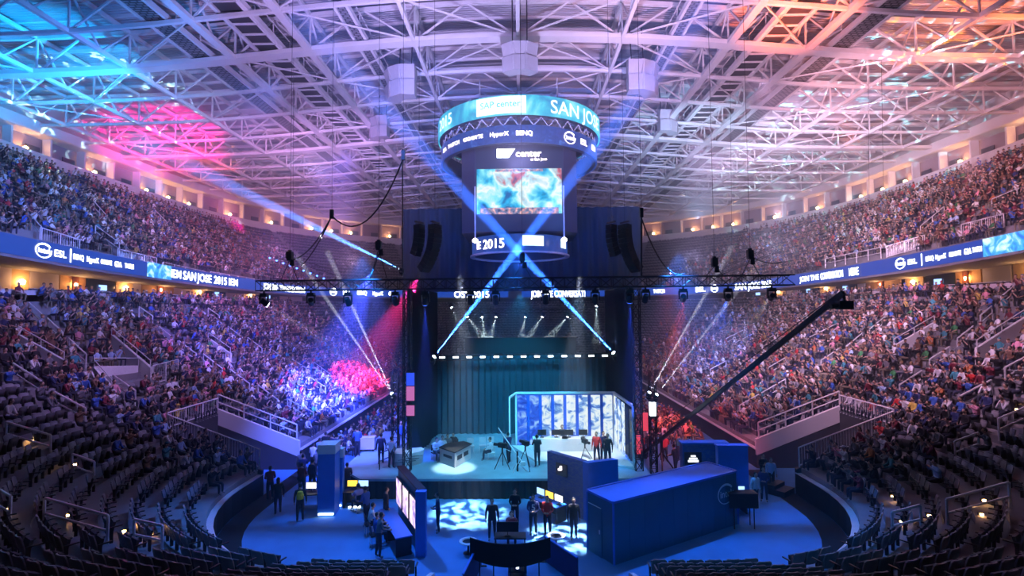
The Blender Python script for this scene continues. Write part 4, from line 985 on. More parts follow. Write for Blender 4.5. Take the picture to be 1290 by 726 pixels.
# corner tunnel railings
for sx, w in ((-1, 'left'), (1, 'right')):
    x0, x1 = XC+sx*(HW+0.2), XC+sx*(HW+R_T); y0, y1 = TUN[0], TUN[1]
    p = Vector((x0, y0, zl(0.4)+0.1)); q = Vector((x1, y0, zl(R_T)+0.1))
    railing(p, q, 'white picket railing down the near side of the %s corner tunnel' % w, 1.05, pickets=True, name='picket_railing', group='picket railings', r=0.04, m='white')
    railing(Vector((x1, y0, zl(R_T)+0.35)), Vector((x1, y1, zl(R_T)+0.35)), 'white picket railing across the head of the %s corner tunnel' % w, 0.9, pickets=True, name='picket_railing', group='picket railings', r=0.04, m='white')
    railing(Vector((x1, y1, zl(R_T)+0.5)), Vector((x0, y1, zl(0.2)+0.55)), 'open two-bar railing on the white far wall of the %s corner tunnel' % w, 1.0, name='hand_railing', group='tunnel hand railings', r=0.045, m='white')
# upper stand rails
for a, b, lab, pk in [((50, 306), (100, 320), 'left upper stand, first from the frame edge', True), ((148, 330), (197, 340), 'left upper stand, second from the frame edge', True), ((38, 290), (52, 306), 'left upper stand, sloping beside the first picket rail', False), ((120, 300), (150, 322), 'left upper stand, sloping above the second picket rail', False),
        ((205, 345), (258, 355), 'left upper stand, third along', False), ((265, 355), (320, 362), 'left upper stand, fourth along', True), ((118, 268), (133, 285), 'left upper stand, small one amid the crowd', False), ((195, 276), (210, 292), 'left upper stand, small one amid the crowd, farther', False),
        ((1117, 325), (1165, 312), 'right upper stand, second from the frame edge', True), ((1212, 300), (1265, 288), 'right upper stand, first from the frame edge', True), ((1250, 268), (1282, 255), 'right upper stand, high at the frame edge', False), ((1160, 300), (1190, 275), 'right upper stand, sloping beside the picket rail', False),
        ((1040, 338), (1110, 326), 'right upper stand, long one farther along', False)]:
    p, q = U_(*a), U_(*b)
    if p is None or q is None: continue
    railing(p, q, 'white %srailing, %s' % ('picket ' if pk else '', lab), 1.1, pickets=pk, group='upper stand railings', r=0.04); NOSEAT.append(((p.x, p.y), (q.x, q.y), 0.5))
# small amber step lights
for i, (px, py, lab) in enumerate([(41, 560, 'left, upper rows'), (95, 590, 'left, by the short rail'), (86, 655, 'left, under the long rail'), (157, 675, 'low left, by the short rail'), (191, 679, 'low left, inside the short rail'), (8, 648, 'left frame edge, low'),
        (1239, 636, 'low right, inside the long rail'), (1236, 654, 'low right, under the long rail'), (1170, 655, 'low right, between the two rails'), (1135, 662, 'low right, inside the short rail'), (1124, 630, 'right, above the short rail'), (1280, 520, 'right frame edge')]):
    p = L_(px, py)
    if p is None: continue
    q = MB(); q.box((0, 0, 0.06), (0.16, 0.07, 0.10)); q.box((0, -0.05, 0.05), (0.10, 0.04, 0.05), m=1)
    o = q.build('step_light', [M['black'], M['warm']]); o.location = p+Vector((0, 0, 0.12)); tag(o, 'small amber step light among the empty rows, '+lab, 'step light', 'aisle step lights')

# ------------------------------------------------------------------ seats and crowd
def near_seg(x, y):
    for (ax, ay), (bx, by), w in NOSEAT:
        dx, dy = bx-ax, by-ay; L2 = dx*dx+dy*dy+1e-9; t = max(0, min(1, ((x-ax)*dx+(y-ay)*dy)/L2))
        if (ax+dx*t-x)**2+(ay+dy*t-y)**2 < w*w: return True
    return False
arc0 = SEG[0]
AIS = [7.5, arc0+4.5, arc0+9.5, U_R+8.5, U_R+17, U_R+26, U_R+35, U_R+43]
acc = U_R+SEG[2]; AIS += [acc+4, acc+9.5, acc+SEG[3]+5.5]
AIS += [UT-a for a in AIS]
def in_aisle(u, k_, w=0.6): return any(abs(u-a)*k_ < w for a in AIS)
def places(rlist, zfun, y_lo, y_hi, w=0.56):
    out = []
    for ri, r in enumerate(rlist):
        u = 0.0
        while u < UT:
            x, y, nx, ny, k_ = ringpt(u, r)
            if y_lo < y < y_hi and not in_aisle(u, k_) and not near_seg(x, y):
                px, py = project((x, y, zfun(r, y)+0.6)) if y > 0.5 else (9999, 9999)
                if -40 < px < 1330 and -40 < py < 790: out.append((x, y, zfun(r, y), nx, ny, ri, px, py, r))
            u += w/k_
    return out
low = [p for p in places([rows[k]+0.48 for k in range(NROW)], lambda r, y: zl(r-0.08), 4, 130) if not in_tunnel(p[0], p[1], 0.42)]
upp = places([urows[k]+0.48 for k in range(UN-1)], lambda r, y: 15.1+0.745*(r-0.08-19.5)-sag(y), 30, 130)
rnd = random.Random(3)
people, empty = [], []
for p in low:
    x, y, px, py = p[0], p[1], p[6], p[7]
    side = -1 if x < 0 else 1
    edge = 26.0 if side < 0 else 25.0
    full = 1/(1+math.exp(-(y-edge-rnd.uniform(-1, 1))*0.9))*0.93
    if y > 66: full *= max(0, 1-(y-66)/(14 if side < 0 else 20))
    if 510 < px < 800: full = 0
    if rnd.random() < full: people.append(p)
    else: empty.append(p)
for p in upp:
    x, y, px = p[0], p[1], p[6]; full = 0.92
    lim = 78 if x < 0 else 88
    if y > lim: full *= max(0, 1-(y-lim)/8)
    if rnd.random() < full: people.append(p)
    else: empty.append(p)
def dist(p): return math.sqrt(p[0]**2+p[1]**2+(p[2]-10)**2)
# --- individuals: the largest people
people.sort(key=lambda p: dist(p))
NP = 245
vis = [p for p in people if 0 < p[6] < 1290 and p[7] < 720][:NP]; vset = set(id(p) for p in vis)
stuffp = [p for p in people if id(p) not in vset]
def zone(p):
    side = 'left' if p[0] < 0 else 'right'
    b = p[5]; band = 'front rows' if b < 7 else 'middle rows' if b < 15 else 'upper rows'
    if p[7] > 520: where = 'next to the empty seats'
    elif abs(p[6]-645) > 560: where = 'near the frame edge'
    elif abs(p[6]-645) > 460: where = 'by the white stair walls'
    else: where = 'above the corner tunnel'
    return side, band, where
porder = {}
for p in sorted(vis, key=lambda p: -abs(p[6]-645)):
    k_ = (p[0] < 0, p[5]); porder[id(p)] = sum(1 for q_ in porder.values() if False); cnt_ = globals().setdefault('_cnt', {}); porder[id(p)] = cnt_.get(k_, 0); cnt_[k_] = cnt_.get(k_, 0)+1
for p in vis:
    pi = rnd.randrange(len(SIT)); col = rnd.choice(PCH)
    o = bpy.data.objects.new('person', SIT[pi]); C.objects.link(o)
    o.location = (p[0]-p[3]*0.05, p[1]-p[4]*0.05, p[2]-0.02); o.rotation_euler = (0, 0, math.atan2(-p[4], -p[3])-PI/2+rnd.uniform(-0.25, 0.25)); o.color = (*PCOL[col], 1)
    sd, band, where = zone(p); act = ['sitting with hands on lap', 'leaning forward, chin on hands', 'clapping', 'with long hair, sitting', 'in a cap, clapping'][pi]
    tag(o, 'spectator in %s %s, %s row up, %s along from %s frame edge' % (col, act.replace('sitting with hands on lap', 'seated').replace('leaning forward, chin on hands', 'leaning forward').replace('with long hair, sitting', 'with long hair').replace('in a cap, clapping', 'and cap'), ORD(p[5]), ORD(porder[id(p)]), sd), 'person', 'spectators in the lower stands')
# --- the rest of the crowd: one object
def low_person(kind):
    mb = MB()
    def loft(rings, m, n=6):
        vs = []; fs = []
        for (cx, cy, cz, rx, ry) in rings:
            for i in range(n): t = 2*PI*i/n; vs.append((cx+rx*math.cos(t), cy+ry*math.sin(t), cz))
        for j in range(len(rings)-1):
            for i in range(n): fs.append((j*n+i, j*n+(i+1) % n, (j+1)*n+(i+1) % n, (j+1)*n+i))
        fs.append(tuple(range((len(rings)-1)*n, len(rings)*n))); mb.add(vs, fs, m)
    ln = 0.04 if kind == 0 else 0.16
    loft([(0, 0, 0.42, .17, .13), (0, ln*.4, 0.68, .155, .11), (0, ln, 0.95, .21, .12), (0, ln*1.2, 1.04, .12, .08), (0, ln*1.3, 1.10, .05, .05)], 0)
    loft([(0, ln*1.5, 1.10, .05, .055), (0, ln*1.5+.01, 1.18, .078, .09), (0, ln*1.5, 1.25, .084, .095)], 1)
    loft([(0, ln*1.5-.01, 1.24, .088, .10), (0, ln*1.5-.01, 1.31, .08, .088), (0, ln*1.5-.02, 1.355, .035, .04)], 3)
    for sx in (-1, 1):
        mb.tube((sx*.2, ln, .98), (sx*.25, ln+.1, .74), .055, 4, .045, 0, False)
        if kind == 0: mb.tube((sx*.25, ln+.1, .74), (sx*.08, .36, .62), .042, 4, .03, 1, False)
        else: mb.tube((sx*.25, ln+.1, .74), (sx*.05, .36, 1.02), .042, 4, .03, 1, False)
        mb.tube((sx*.1, .02, .5), (sx*.14, .46, .5), .09, 4, .07, 2, False); mb.tube((sx*.14, .46, .52), (sx*.15, .44, .05), .07, 4, .05, 2, False)
    return mb
M['crowd'] = colmat('crowd_clothing')
def merged(name, protos, plist, palette, material, zoff=0.0):
    rs = np.random.RandomState(5); allv = []; allc = []; allf = []; base = 0; nfl = []
    for kind, mb in enumerate(protos):
        sel = [p for i, p in enumerate(plist) if i % len(protos) == kind]
        if not sel: continue
        v = np.array(mb.v); n = len(v); a = np.array([math.atan2(-p[4], -p[3])-PI/2 for p in sel])+rs.uniform(-.3, .3, len(sel))
        sc_ = rs.uniform(0.93, 1.06, len(sel)); ca, sa = np.cos(a), np.sin(a)
        X = (v[None, :, 0]*ca[:, None]-v[None, :, 1]*sa[:, None])*sc_[:, None]+np.array([p[0] for p in sel])[:, None]
        Y = (v[None, :, 0]*sa[:, None]+v[None, :, 1]*ca[:, None])*sc_[:, None]+np.array([p[1] for p in sel])[:, None]
        Z = v[None, :, 2]*sc_[:, None]+np.array([p[2]+zoff for p in sel])[:, None]
        allv.append(np.stack([X, Y, Z], -1).reshape(-1, 3))
        vm = np.zeros(n, int)
        for f, m_ in zip(mb.f, mb.m): vm[list(f)] = m_
        colr = np.zeros((len(sel), n, 4)); colr[..., 3] = 1
        for i in range(len(sel)):
            pc = palette(rs)
            colr[i, :, :3] = np.array(pc)[vm]
        allc.append(colr.reshape(-1, 4))
        for i in range(len(sel)):
            for f in mb.f: allf.append([base+i*n+j for j in f])
        base += n*len(sel)
    Vv = np.concatenate(allv); Cc = np.concatenate(allc).astype(np.float32)
    me = bpy.data.meshes.new(name); ls = np.array([len(f) for f in allf]); li = np.fromiter((j for f in allf for j in f), dtype=np.int32, count=int(ls.sum()))
    me.vertices.add(len(Vv)); me.vertices.foreach_set('co', Vv.astype(np.float32).ravel())
    me.loops.add(len(li)); me.loops.foreach_set('vertex_index', li); me.polygons.add(len(ls))
    me.polygons.foreach_set('loop_start', np.concatenate([[0], np.cumsum(ls)[:-1]]).astype(np.int32)); me.update(calc_edges=True); me.validate()
    at_ = me.color_attributes.new('Col', 'FLOAT_COLOR', 'POINT'); at_.data.foreach_set('color', Cc.ravel()); me.materials.append(material)
    o = bpy.data.objects.new(name, me); C.objects.link(o); return o
skins = [(0.50, 0.30, 0.22), (0.62, 0.40, 0.30), (0.30, 0.17, 0.11), (0.45, 0.28, 0.2)]
def crowd_palette(rs):
    c = np.array(PCOL[PCH[rs.randint(len(PCH))]])*rs.uniform(0.8, 1.25); s = skins[rs.randint(4)]
    h = [(0.02, 0.014, 0.01), (0.02, 0.014, 0.01), (0.10, 0.05, 0.02), (0.3, 0.2, 0.08), tuple(c)][rs.randint(5)]
    t = [(0.02, 0.025, 0.06), (0.015, 0.015, 0.02), (0.2, 0.17, 0.12)][rs.randint(3)]
    return [tuple(c), s, t, h, t]
o = merged('crowd', [low_person(0), low_person(1)], stuffp, crowd_palette, M['crowd'])
tag(o, 'dense crowd of seated spectators filling the lower and upper stands', 'crowd', kind='stuff')
# --- seats
SEATLOC = [p for p in empty]
SEATLOC.sort(key=dist)
def seat_parts():
    bk = MB(); n = 6; vs = []
    for j, (z, y, w) in enumerate(((0.40, -0.17, .21), (0.55, -0.215, .235), (0.72, -0.255, .24), (0.84, -0.285, .225), (0.885, -0.29, .16))):
        for i in range(n+1): t = -1+2*i/n; vs.append((w*t, y+0.035*t*t, z))
    fs = [(j*(n+1)+i, j*(n+1)+i+1, (j+1)*(n+1)+i+1, (j+1)*(n+1)+i) for j in range(4) for i in range(n)]
    k_ = len(vs); vs2 = [(a, b-0.035, c) for a, b, c in vs]; bk.add(vs+vs2, fs+[tuple(reversed([i+k_ for i in f])) for f in fs])
    rim = [j*(n+1) for j in range(5)]+[4*(n+1)+i for i in range(1, n+1)]+[j*(n+1)+n for j in range(3, -1, -1)]+[i for i in range(n-1, 0, -1)]
    bk.add(vs+vs2, [(a, b, b+k_, a+k_) for a, b in zip(rim, rim[1:]+rim[:1])])
    sp = MB(); sp.box((0, -0.09, 0.56), (0.42, 0.07, 0.36), Matrix.Rotation(-0.22, 3, 'X')); 
    ar = MB()
    for sx in (-1, 1): ar.box((sx*0.265, -0.02, 0.60), (0.045, 0.34, 0.035)); ar.box((sx*0.265, -0.14, 0.34), (0.04, 0.09, 0.5))
    return bk, sp, ar
bk, sp, ar = seat_parts()
def seat_label(p):
    side = 'left' if p[0] < 0 else 'right'
    band = ['first', 'second', 'third', 'fourth', 'fifth', 'sixth', 'seventh', 'eighth', 'ninth', 'tenth', 'eleventh', 'twelfth', 'thirteenth', 'fourteenth', 'fifteenth', 'sixteenth', 'seventeenth', 'eighteenth', 'nineteenth', 'twentieth'][min(p[5], 19)]
    px = p[6]
    h_ = 'right above the bottom frame edge' if p[7] > 690 else 'low in the corner' if p[7] > 640 else 'halfway up the empty rows' if p[7] > 590 else 'below the crowd'
    c_ = 'at the frame edge' if abs(px-645) > 520 else 'beside the corner tunnel' if abs(px-645) < 330 and p[7] < 640 else 'toward the centre' if abs(px-645) < 350 else 'between edge and tunnel'
    return 'empty folded grey seat, %s row from the floor, %s along from the %s corner tunnel' % (ORD(p[5]), ORD(sorder[id(p)]), side)
big = [p for p in SEATLOC if -5 < p[6] < 1295 and p[7] < 738][:300]; bset = set(id(p) for p in big)
sorder = {}; _c2 = {}
for p in sorted(SEATLOC, key=lambda p: -p[1]-math.atan2(abs(p[0]), p[1]+0.01)*10):
    if p[1] > 30: continue
    k_ = (p[0] < 0, p[5]); sorder[id(p)] = _c2.get(k_, 0); _c2[k_] = _c2.get(k_, 0)+1
protoA = thing('arena_seat', (0, 0, 0)); bk.build('backrest', M['seat'], protoA, smooth=False); sp.build('folded_seat', M['seatpad'], protoA)
for k_ in (0, 1):
    a_ = MB(); a_.box(((2*k_-1)*0.265, -0.02, 0.60), (0.045, 0.34, 0.035)); a_.box(((2*k_-1)*0.265, -0.14, 0.34), (0.04, 0.09, 0.5)); a_.build('armrest', M['black'], protoA)
fullm = MB(); fullm.add(bk.v, bk.f, 0); fullm.add(sp.v, sp.f, 1); fullm.add(ar.v, ar.f, 2)
protoB = fullm.build('arena_seat', [M['seat'], M['seatpad'], M['black']], origin=False)
for i, p in enumerate(big):
    if i < 130: o = protoA if i == 0 else copy_tree(protoA)
    else:
        o = protoB if i == 130 else protoB.copy()
        if i > 130: C.objects.link(o)
    o.location = (p[0], p[1], p[2]); o.rotation_euler = (0, 0, math.atan2(-p[4], -p[3])-PI/2)
    tag(o, seat_label(p), 'seat', 'empty seats of the lower stand')
lowseat = MB()
for z0, z1, y0, y1, w0, w1 in ((0.38, 0.84, -0.17, -0.28, .22, .235), (0.84, 0.885, -0.28, -0.29, .235, .15)):
    lowseat.add([(-w0, y0, z0), (w0, y0, z0), (w1, y1, z1), (-w1, y1, z1), (-w0, y0-.04, z0), (w0, y0-.04, z0), (w1, y1-.04, z1), (-w1, y1-.04, z1)], [(0, 1, 2, 3), (7, 6, 5, 4), (0, 4, 5, 1), (1, 5, 6, 2), (2, 6, 7, 3), (3, 7, 4, 0)], 0)
lowseat.box((0, -0.09, 0.56), (0.42, 0.07, 0.36), Matrix.Rotation(-0.22, 3, 'X'), 1)
for sx in (-1, 1): lowseat.box((sx*0.265, -0.05, 0.45), (0.045, 0.2, 0.34), m=2)
rest = [p for p in SEATLOC if id(p) not in bset]
o = merged('arena_seating', [lowseat], rest, lambda rs: [(0.22, 0.22, 0.25), (0.07, 0.07, 0.085), (0.012, 0.012, 0.014)], M['crowd'])
tag(o, 'remaining rows of empty grey arena seats in both stands', 'seats', kind='stuff')

# ------------------------------------------------------------------ stage
SZ = 1.1
M['stagetop'] = mat('stage_deck_teal', (0.22, 0.40, 0.48), 0.5, 0, 0.3, 1.0)
st = thing('stage', (0, 32, 0), 0, 'wide low stage with teal lit deck and black pleated skirt', 'stage')
sp_ = [(-8.6, 27.6), (7.0, 27.6), (7.0, 38.5), (-10.2, 38.5), (-10.2, 29.4)]
q = MB(); q.prism(sp_, SZ-0.12, SZ); q.build('deck', M['stagetop'], st, world=True)
M['skirt'] = mat('black_green_skirt', (0.02, 0.035, 0.035), 0.85)
q = MB(); edge = [(-10.1, 38.4), (-10.1, 29.4), (-8.55, 27.7), (6.95, 27.7), (6.95, 38.4)]
pts = []
for (a, b), (c, d) in zip(edge[:-1], edge[1:]):
    L = math.hypot(c-a, d-b); n = int(L/0.12)
    for i in range(n):
        t = i/n; w = 0.035*math.sin(i*1.9)+0.02*math.sin(i*0.7); nx, ny = (d-b)/L, -(c-a)/L; pts.append((a+(c-a)*t+nx*w, b+(d-b)*t+ny*w))
vs = []
for x, y in pts: vs += [(x, y, 0.02), (x, y, SZ-0.12)]
q.add(vs, [(2*i, 2*i+2, 2*i+3, 2*i+1) for i in range(len(pts)-1)]); q.build('skirt', M['skirt'], st, world=True)
def drape(name, p, q_, z0, z1, label, m='blackcloth', amp=0.12, wl=0.45, group='black stage drapes'):
    p, q_ = Vector((p[0], p[1], 0)), Vector((q_[0], q_[1], 0)); L = (q_-p).length; n = max(4, int(L/0.15)); d = (q_-p)/L; nn = Vector((-d.y, d.x, 0)); mb = MB(); vs = []
    for s in (0, 1):
        for i in range(n+1):
            w = amp*math.sin(2*PI*i*0.15/wl)+amp*0.5*math.sin(i*0.37); c = p+d*(L*i/n)+nn*(w+s*0.03); vs += [(c.x, c.y, z0), (c.x, c.y, z1)]
    k_ = 2*(n+1); fs = []
    for i in range(n): fs += [(2*i, 2*i+2, 2*i+3, 2*i+1), (k_+2*i, k_+2*i+1, k_+2*i+3, k_+2*i+2), (2*i, k_+2*i, k_+2*i+2, 2*i+2), (2*i+1, 2*i+3, k_+2*i+3, k_+2*i+1)]
    mb.add(vs, fs); o = mb.build(name, M[m]); tag(o, label, 'drape', group); return o
M['tealcloth'] = mat('dark_teal_backcloth', (0.02, 0.09, 0.12), 0.9)
bx0, bx1 = at(527, 500, 37).x, at(790, 500, 37).x
drape('backdrop_drape', (bx0, 37.6), (bx1, 37.6), SZ, at(655, 447, 37.6).z, 'dark teal full-width backdrop drape behind the stage, under the light batten', 'tealcloth')
drape('side_drape', (at(514, 500, 30).x, 30.2), (at(545, 500, 36).x, 37.4), SZ, 11.4, 'black drape hanging at the left side of the stage')
drape('side_drape', (at(801, 500, 30).x, 30.2), (at(768, 500, 36).x, 37.4), SZ, 11.4, 'black drape hanging at the right side of the stage')
M['blueblack'] = mat('midnight_drape', (0.012, 0.03, 0.065), 0.9)
drape('rear_drape', (at(508, 320, 57).x, 57), (at(808, 320, 57).x, 57), at(655, 367, 57).z, at(655, 262, 57).z, 'huge midnight blue drape hanging behind the scoreboard above the stage', 'blueblack', 0.2, 1.1)
# dark riser box seen in the gap over the backdrop
q = MB(); a, b = at(586, 446, 42), at(726, 426, 42); q.box(((a.x+b.x)/2, 42.5, (a.z+b.z)/2), (b.x-a.x, 1.0, b.z-a.z)); q.box(((a.x+b.x)/2, 42.5, b.z+0.03), (b.x-a.x+0.3, 1.3, 0.08))
for i in range(8):
    x = a.x+(b.x-a.x)*(i+0.5)/8; q.beam((x, 41.95, a.z), (x, 41.95, b.z), 0.06, 0.06)
for x in (a.x+0.3, b.x-0.3):
    q.beam((x, 42.5, 0.0), (x, 42.5, a.z), 0.3, 0.3)
tag(q.build('screen_platform', M['black']), 'long black platform on posts behind the stage, under far LED lettering', 'platform')

# ------------------------------------------------------------------ trusses
def box_truss(name, p, q_, w, label, group=None, cat='truss', m='black', bay=0.6, r=0.035, up=(0, 0, 1)):
    p, q_ = Vector(p), Vector(q_); d = (q_-p); L = d.length; d.normalize(); u = Vector(up)
    if abs(d.dot(u)) > 0.95: u = Vector((0, 1, 0))
    x = d.cross(u).normalized()*(w/2); z = x.cross(d).normalized()*(w/2); t = thing(name, p, 0, label, cat, group)
    cs = [x+z, x-z, -x-z, -x+z]
    for c in cs: b = MB(); b.tube(p+c, q_+c, r, 6); b.build('chord', M[m], t, world=True)
    b = MB(); n = max(2, int(L/bay))
    for i in range(n):
        a0, a1 = p+d*(L*i/n), p+d*(L*(i+1)/n)
        for j in range(4):
            c0, c1 = cs[j], cs[(j+1) % 4]
            if i % 2: c0, c1 = c1, c0
            b.tube(a0+c0, a1+c1, r*0.6, 4, cap=False)
            b.tube(a0+cs[j], a0+cs[(j+1) % 4], r*0.5, 4, cap=False)
    b.build('lacing', M[m], t, world=True); return t
TD = 26.0
tl, tr = at(325, 360.5, TD), at(998, 353, TD)
box_truss('lighting_truss', tl, tr, 0.5, 'long black lighting truss spanning above the stage front', 'black show trusses')
def truss_pt(px): k_ = (px-325)/(998-325); return tl.lerp(tr, k_)
for px, nm in ((513, 'left'), (803, 'right')):
    b_ = on(px, 600, SZ); xx = at(px, 500, 29.0).x
    box_truss('truss_tower', (xx, 29.0, SZ), (xx, 29.0, 11.2), 0.4, 'black vertical truss tower at the %s edge of the stage' % nm, 'black show trusses')
for px, nm in ((498, 'left'), (822, 'right')):
    xx = at(px, 500, 31.0).x
    box_truss('truss_tower', (xx, 31.0, 0 if px > 800 else SZ), (xx, 31.0, 6.4), 0.35, 'short black truss tower outside the %s edge of the stage' % nm, 'black show trusses')
a, b = at(545, 452, 36.0), at(776, 448, 36.0)
box_truss('batten_truss', a, b, 0.3, 'thin black truss low above the backdrop carrying a row of LED strips', 'black show trusses', r=0.02)
a2, b2 = at(565, 381, 40.0), at(745, 381, 40.0)
box_truss('rear_light_truss', at(570, 392, 44.0), at(740, 392, 44.0), 0.35, 'short black truss behind the stage under the far LED lettering', 'black show trusses', r=0.025)
la, lb = at(338, 322, 60), at(395, 338, 62)
box_truss('side_light_truss', at(336, 318, 58), at(430, 346, 60), 0.5, 'black truss high at left with a row of small blue lights', 'black show trusses')
ra_, rb_ = at(905, 343, 50), at(982, 312, 44)
box_truss('side_light_truss', ra_, rb_, 0.55, 'black truss slanting up at right above the main truss', 'black show trusses')
# curved cable, hoists
def cable(pts, label, r=0.03, name='cable', group='hanging cables'):
    b = MB(); b.path([Vector(p) for p in pts], r, 6); return tag(b.build(name, M['black'], smooth=True), label, 'cable', group)
def swag(p, q_, dip, n=14): 
    p, q_ = Vector(p), Vector(q_); return [p.lerp(q_, i/n)-Vector((0, 0, dip*4*(i/n)*(1-i/n))) for i in range(n+1)]
def up_to_roof(p): return (p[0], p[1], zr(p[0])-0.1)
for px, py, nm in ((365, 324, 'far left'), (477, 311, 'left'), (658, 327, 'centre'), (945, 322, 'right'), (900, 332, 'far right small')):
    c = at(px, py, TD); t = thing('chain_hoist', c, 0, 'black chain hoist with slings above the lighting truss, %s' % nm, 'hoist', 'chain hoists')
    b = MB(); b.box((0, 0, 0.1), (0.28, 0.26, 0.36)); b.box((0, 0, -0.13), (0.2, 0.2, 0.12), taper=1.2); b.tube((0, 0, 0.28), (0, 0, 0.36), 0.1, 8); b.build('motor', M['black'], t)
    b = MB(); b.lathe([(0.12, -0.3), (0.1, 0), (0.13, 0.02)], 8, (0.12, 0, -0.15)); b.build('chain_bag', M['blackcloth'], t)
    e = truss_pt(px)-c
    b = MB()
    for sx in (-0.45, 0.45): b.tube((0, 0, -0.15), (sx, 0, e.z+0.25), 0.02, 5)
    b.build('sling', M['black'], t)
    b = MB(); b.tube((0, 0, 0.3), (0, 0, zr(c.x)-c.z), 0.012, 4); b.build('chain', M['black'], t)
cable(swag(at(365, 328, TD), at(418, 272, TD-1), 0.5)+swag(at(418, 272, TD-1), at(508, 200, TD-2), 1.6)[1:], 'black cable swagging up from the far left hoist to the left drop cable', 0.035)
cable([at(507, 188, TD-2), at(507, 345, TD)], 'thin straight vertical drop line left of the scoreboard', 0.03)
cable([at(808, 265, TD-1), at(808, 350, TD)], 'thin straight vertical drop line right of the scoreboard', 0.05)
cable(swag(at(808, 275, TD-1), at(862, 345, TD), 0.9), 'black cable swagging down from the right drop line to the truss', 0.035)
cable(swag(at(418, 272, TD-1), at(380, 335, TD), 0.25), 'black cable dropping from the cable peak back to the truss at left', 0.03)
cable(swag(at(477, 320, TD), at(464, 352, TD), 0.15), 'short black cable at the left hoist', 0.03)
cable(swag(at(945, 322, TD), at(985, 330, TD), 0.2), 'short black cable at the right hoist', 0.03)
for i, (px, py0, py1, d) in enumerate(((369, 150, 330, 40), (922, 180, 320, 45), (1113, 140, 245, 40), (421, 20, 60, 36), (1095, 120, 250, 42))):
    a, b = at(px, py0, d), at(px, py1, d); cable([(a.x, d, zr(a.x)), b], 'thin rigging line hanging from the roof, %s' % ['left behind the far left hoist', 'right, above the slanting truss', 'right edge, near', 'upper left, short', 'right edge, inner'][i], 0.012, 'rigging_line', 'rigging lines')
for px, py, d, nm in ((508, 196, TD-2, 'at the top of the left drop line'), (418, 270, TD-1, 'at the cable peak left'), (808, 268, TD-1, 'at the top of the right drop line')):
    c = at(px, py, d); b = MB(); b.box(c, (0.16, 0.16, 0.45)); b.tube(c+Vector((0, 0, 0.2)), (c.x, c.y, zr(c.x)), 0.01, 4); tag(b.build('rigging_block', M['black']), 'small black rigging block '+nm, 'rigging block', 'rigging blocks')
# moving heads
def moving_light(loc, aim, label, lens='spark', s=1.0, hang=True, group='moving lights under the main truss'):
    t = thing('moving_light', loc, 0, label, 'stage light', group); d = (Vector(aim)-Vector(loc)).normalized(); k_ = -1 if hang else 1
    b = MB(); b.box((0, 0, -0.06*k_*0), (0.34*s, 0.26*s, 0.14*s)); b.box((0, 0, -k_*0.12*s), (0.08*s, 0.08*s, 0.16*s)); b.build('base', M['black'], t)
    b = MB()
    for sx in (-1, 1): b.box((sx*0.2*s, 0, k_*0.25*s), (0.05*s, 0.14*s, 0.42*s))
    b.box((0, 0, k_*0.09*s), (0.44*s, 0.16*s, 0.05*s)); b.build('yoke', M['black'], t)
    c = Vector((0, 0, k_*0.38*s)); b = MB(); b.tube(c-d*0.2*s, c+d*0.22*s, 0.13*s, 12, 0.16*s); b.build('head', M['black'], t)
    b = MB(); b.tube(c+d*0.221*s, c+d*0.235*s, 0.145*s, 12); b.build('lens', M[lens], t)
    return Vector(loc)+c
BEAM = 1.0
def below(px, dz=0.45): p = truss_pt(px); return p-Vector((0, 0, dz))
heads = [ # px on the truss, aim pixel/depth, lens, light (colour, power, cone)
 (333, (470, 470, 30), 'spark', ((0.9, 0.85, 1.0), 16000, 12), 'far left end'), (393, (420, 500, 45), 'black', None, 'left, second along'), (440, (495, 505, 30), 'black', None, 'left, third along'),
 (500, (560, 560, 34), 'black', None, 'left, above the stage edge'), (538, (536, 520, 30), 'bluespark', ((0.03, 0.08, 1.0), 30000, 14), 'blue, left over the stage'), (595, (620, 560, 32), 'black', None, 'over the stage, left of centre'), (627, (640, 560, 32), 'black', None, 'over the stage, left near the centre'),
 (690, (690, 560, 32), 'black', None, 'over the stage, right near the centre'), (752, (740, 560, 33), 'black', None, 'over the stage, right of centre'), (795, (797, 520, 30), 'bluespark', ((0.03, 0.08, 1.0), 30000, 14), 'blue, right over the stage'), (815, (760, 560, 33), 'black', None, 'right, above the stage edge'),
 (862, (850, 470, 40), 'black', ((1.0, 0.06, 0.03), 26000, 10), 'right, second from the edge light'), (918, (880, 470, 50), 'bluespark', ((0.05, 0.15, 1.0), 60000, 12), 'right, blue lit'), (972, (900, 460, 45), 'spark', ((0.85, 0.85, 1.0), 14000, 12), 'far right end')]
for px, aim, lens, lt, nm in heads:
    c = below(px); tg = at(*aim); h = moving_light(c, tg, 'black moving light hung under the lighting truss, '+nm, lens)
    if lt:
        d = (tg-h).normalized(); beam_lamp('moving_light_beam', h+d*0.26, tg, lt[0], lt[1]*BEAM*0.35, lt[2], min(14, (tg-h).length), 0.015, 0.6, label='cone of light below the moving light, '+nm, group='light cones of the main truss')
# crossing blue beams from the ends of the batten
for px, py, ax, ay, nm in ((545, 452, 716, 232, 'left'), (775, 447, 590, 250, 'right')):
    o0 = at(px, py, 34.0); tg = at(ax, ay, 30); h = moving_light(o0-Vector((0, 0, 0.3)), tg, 'bright beam light at the %s end of the LED batten' % nm, 'spark', 0.8, False, 'beam lights')
    d = (tg-h).normalized(); beam_lamp('beam_light', h+d*0.25, tg, (0.03, 0.16, 1.0), 1500000*BEAM, 3.4, 27, 0.05, 0.3, label='blue light beam crossing over the stage from the %s end of the LED batten' % nm)
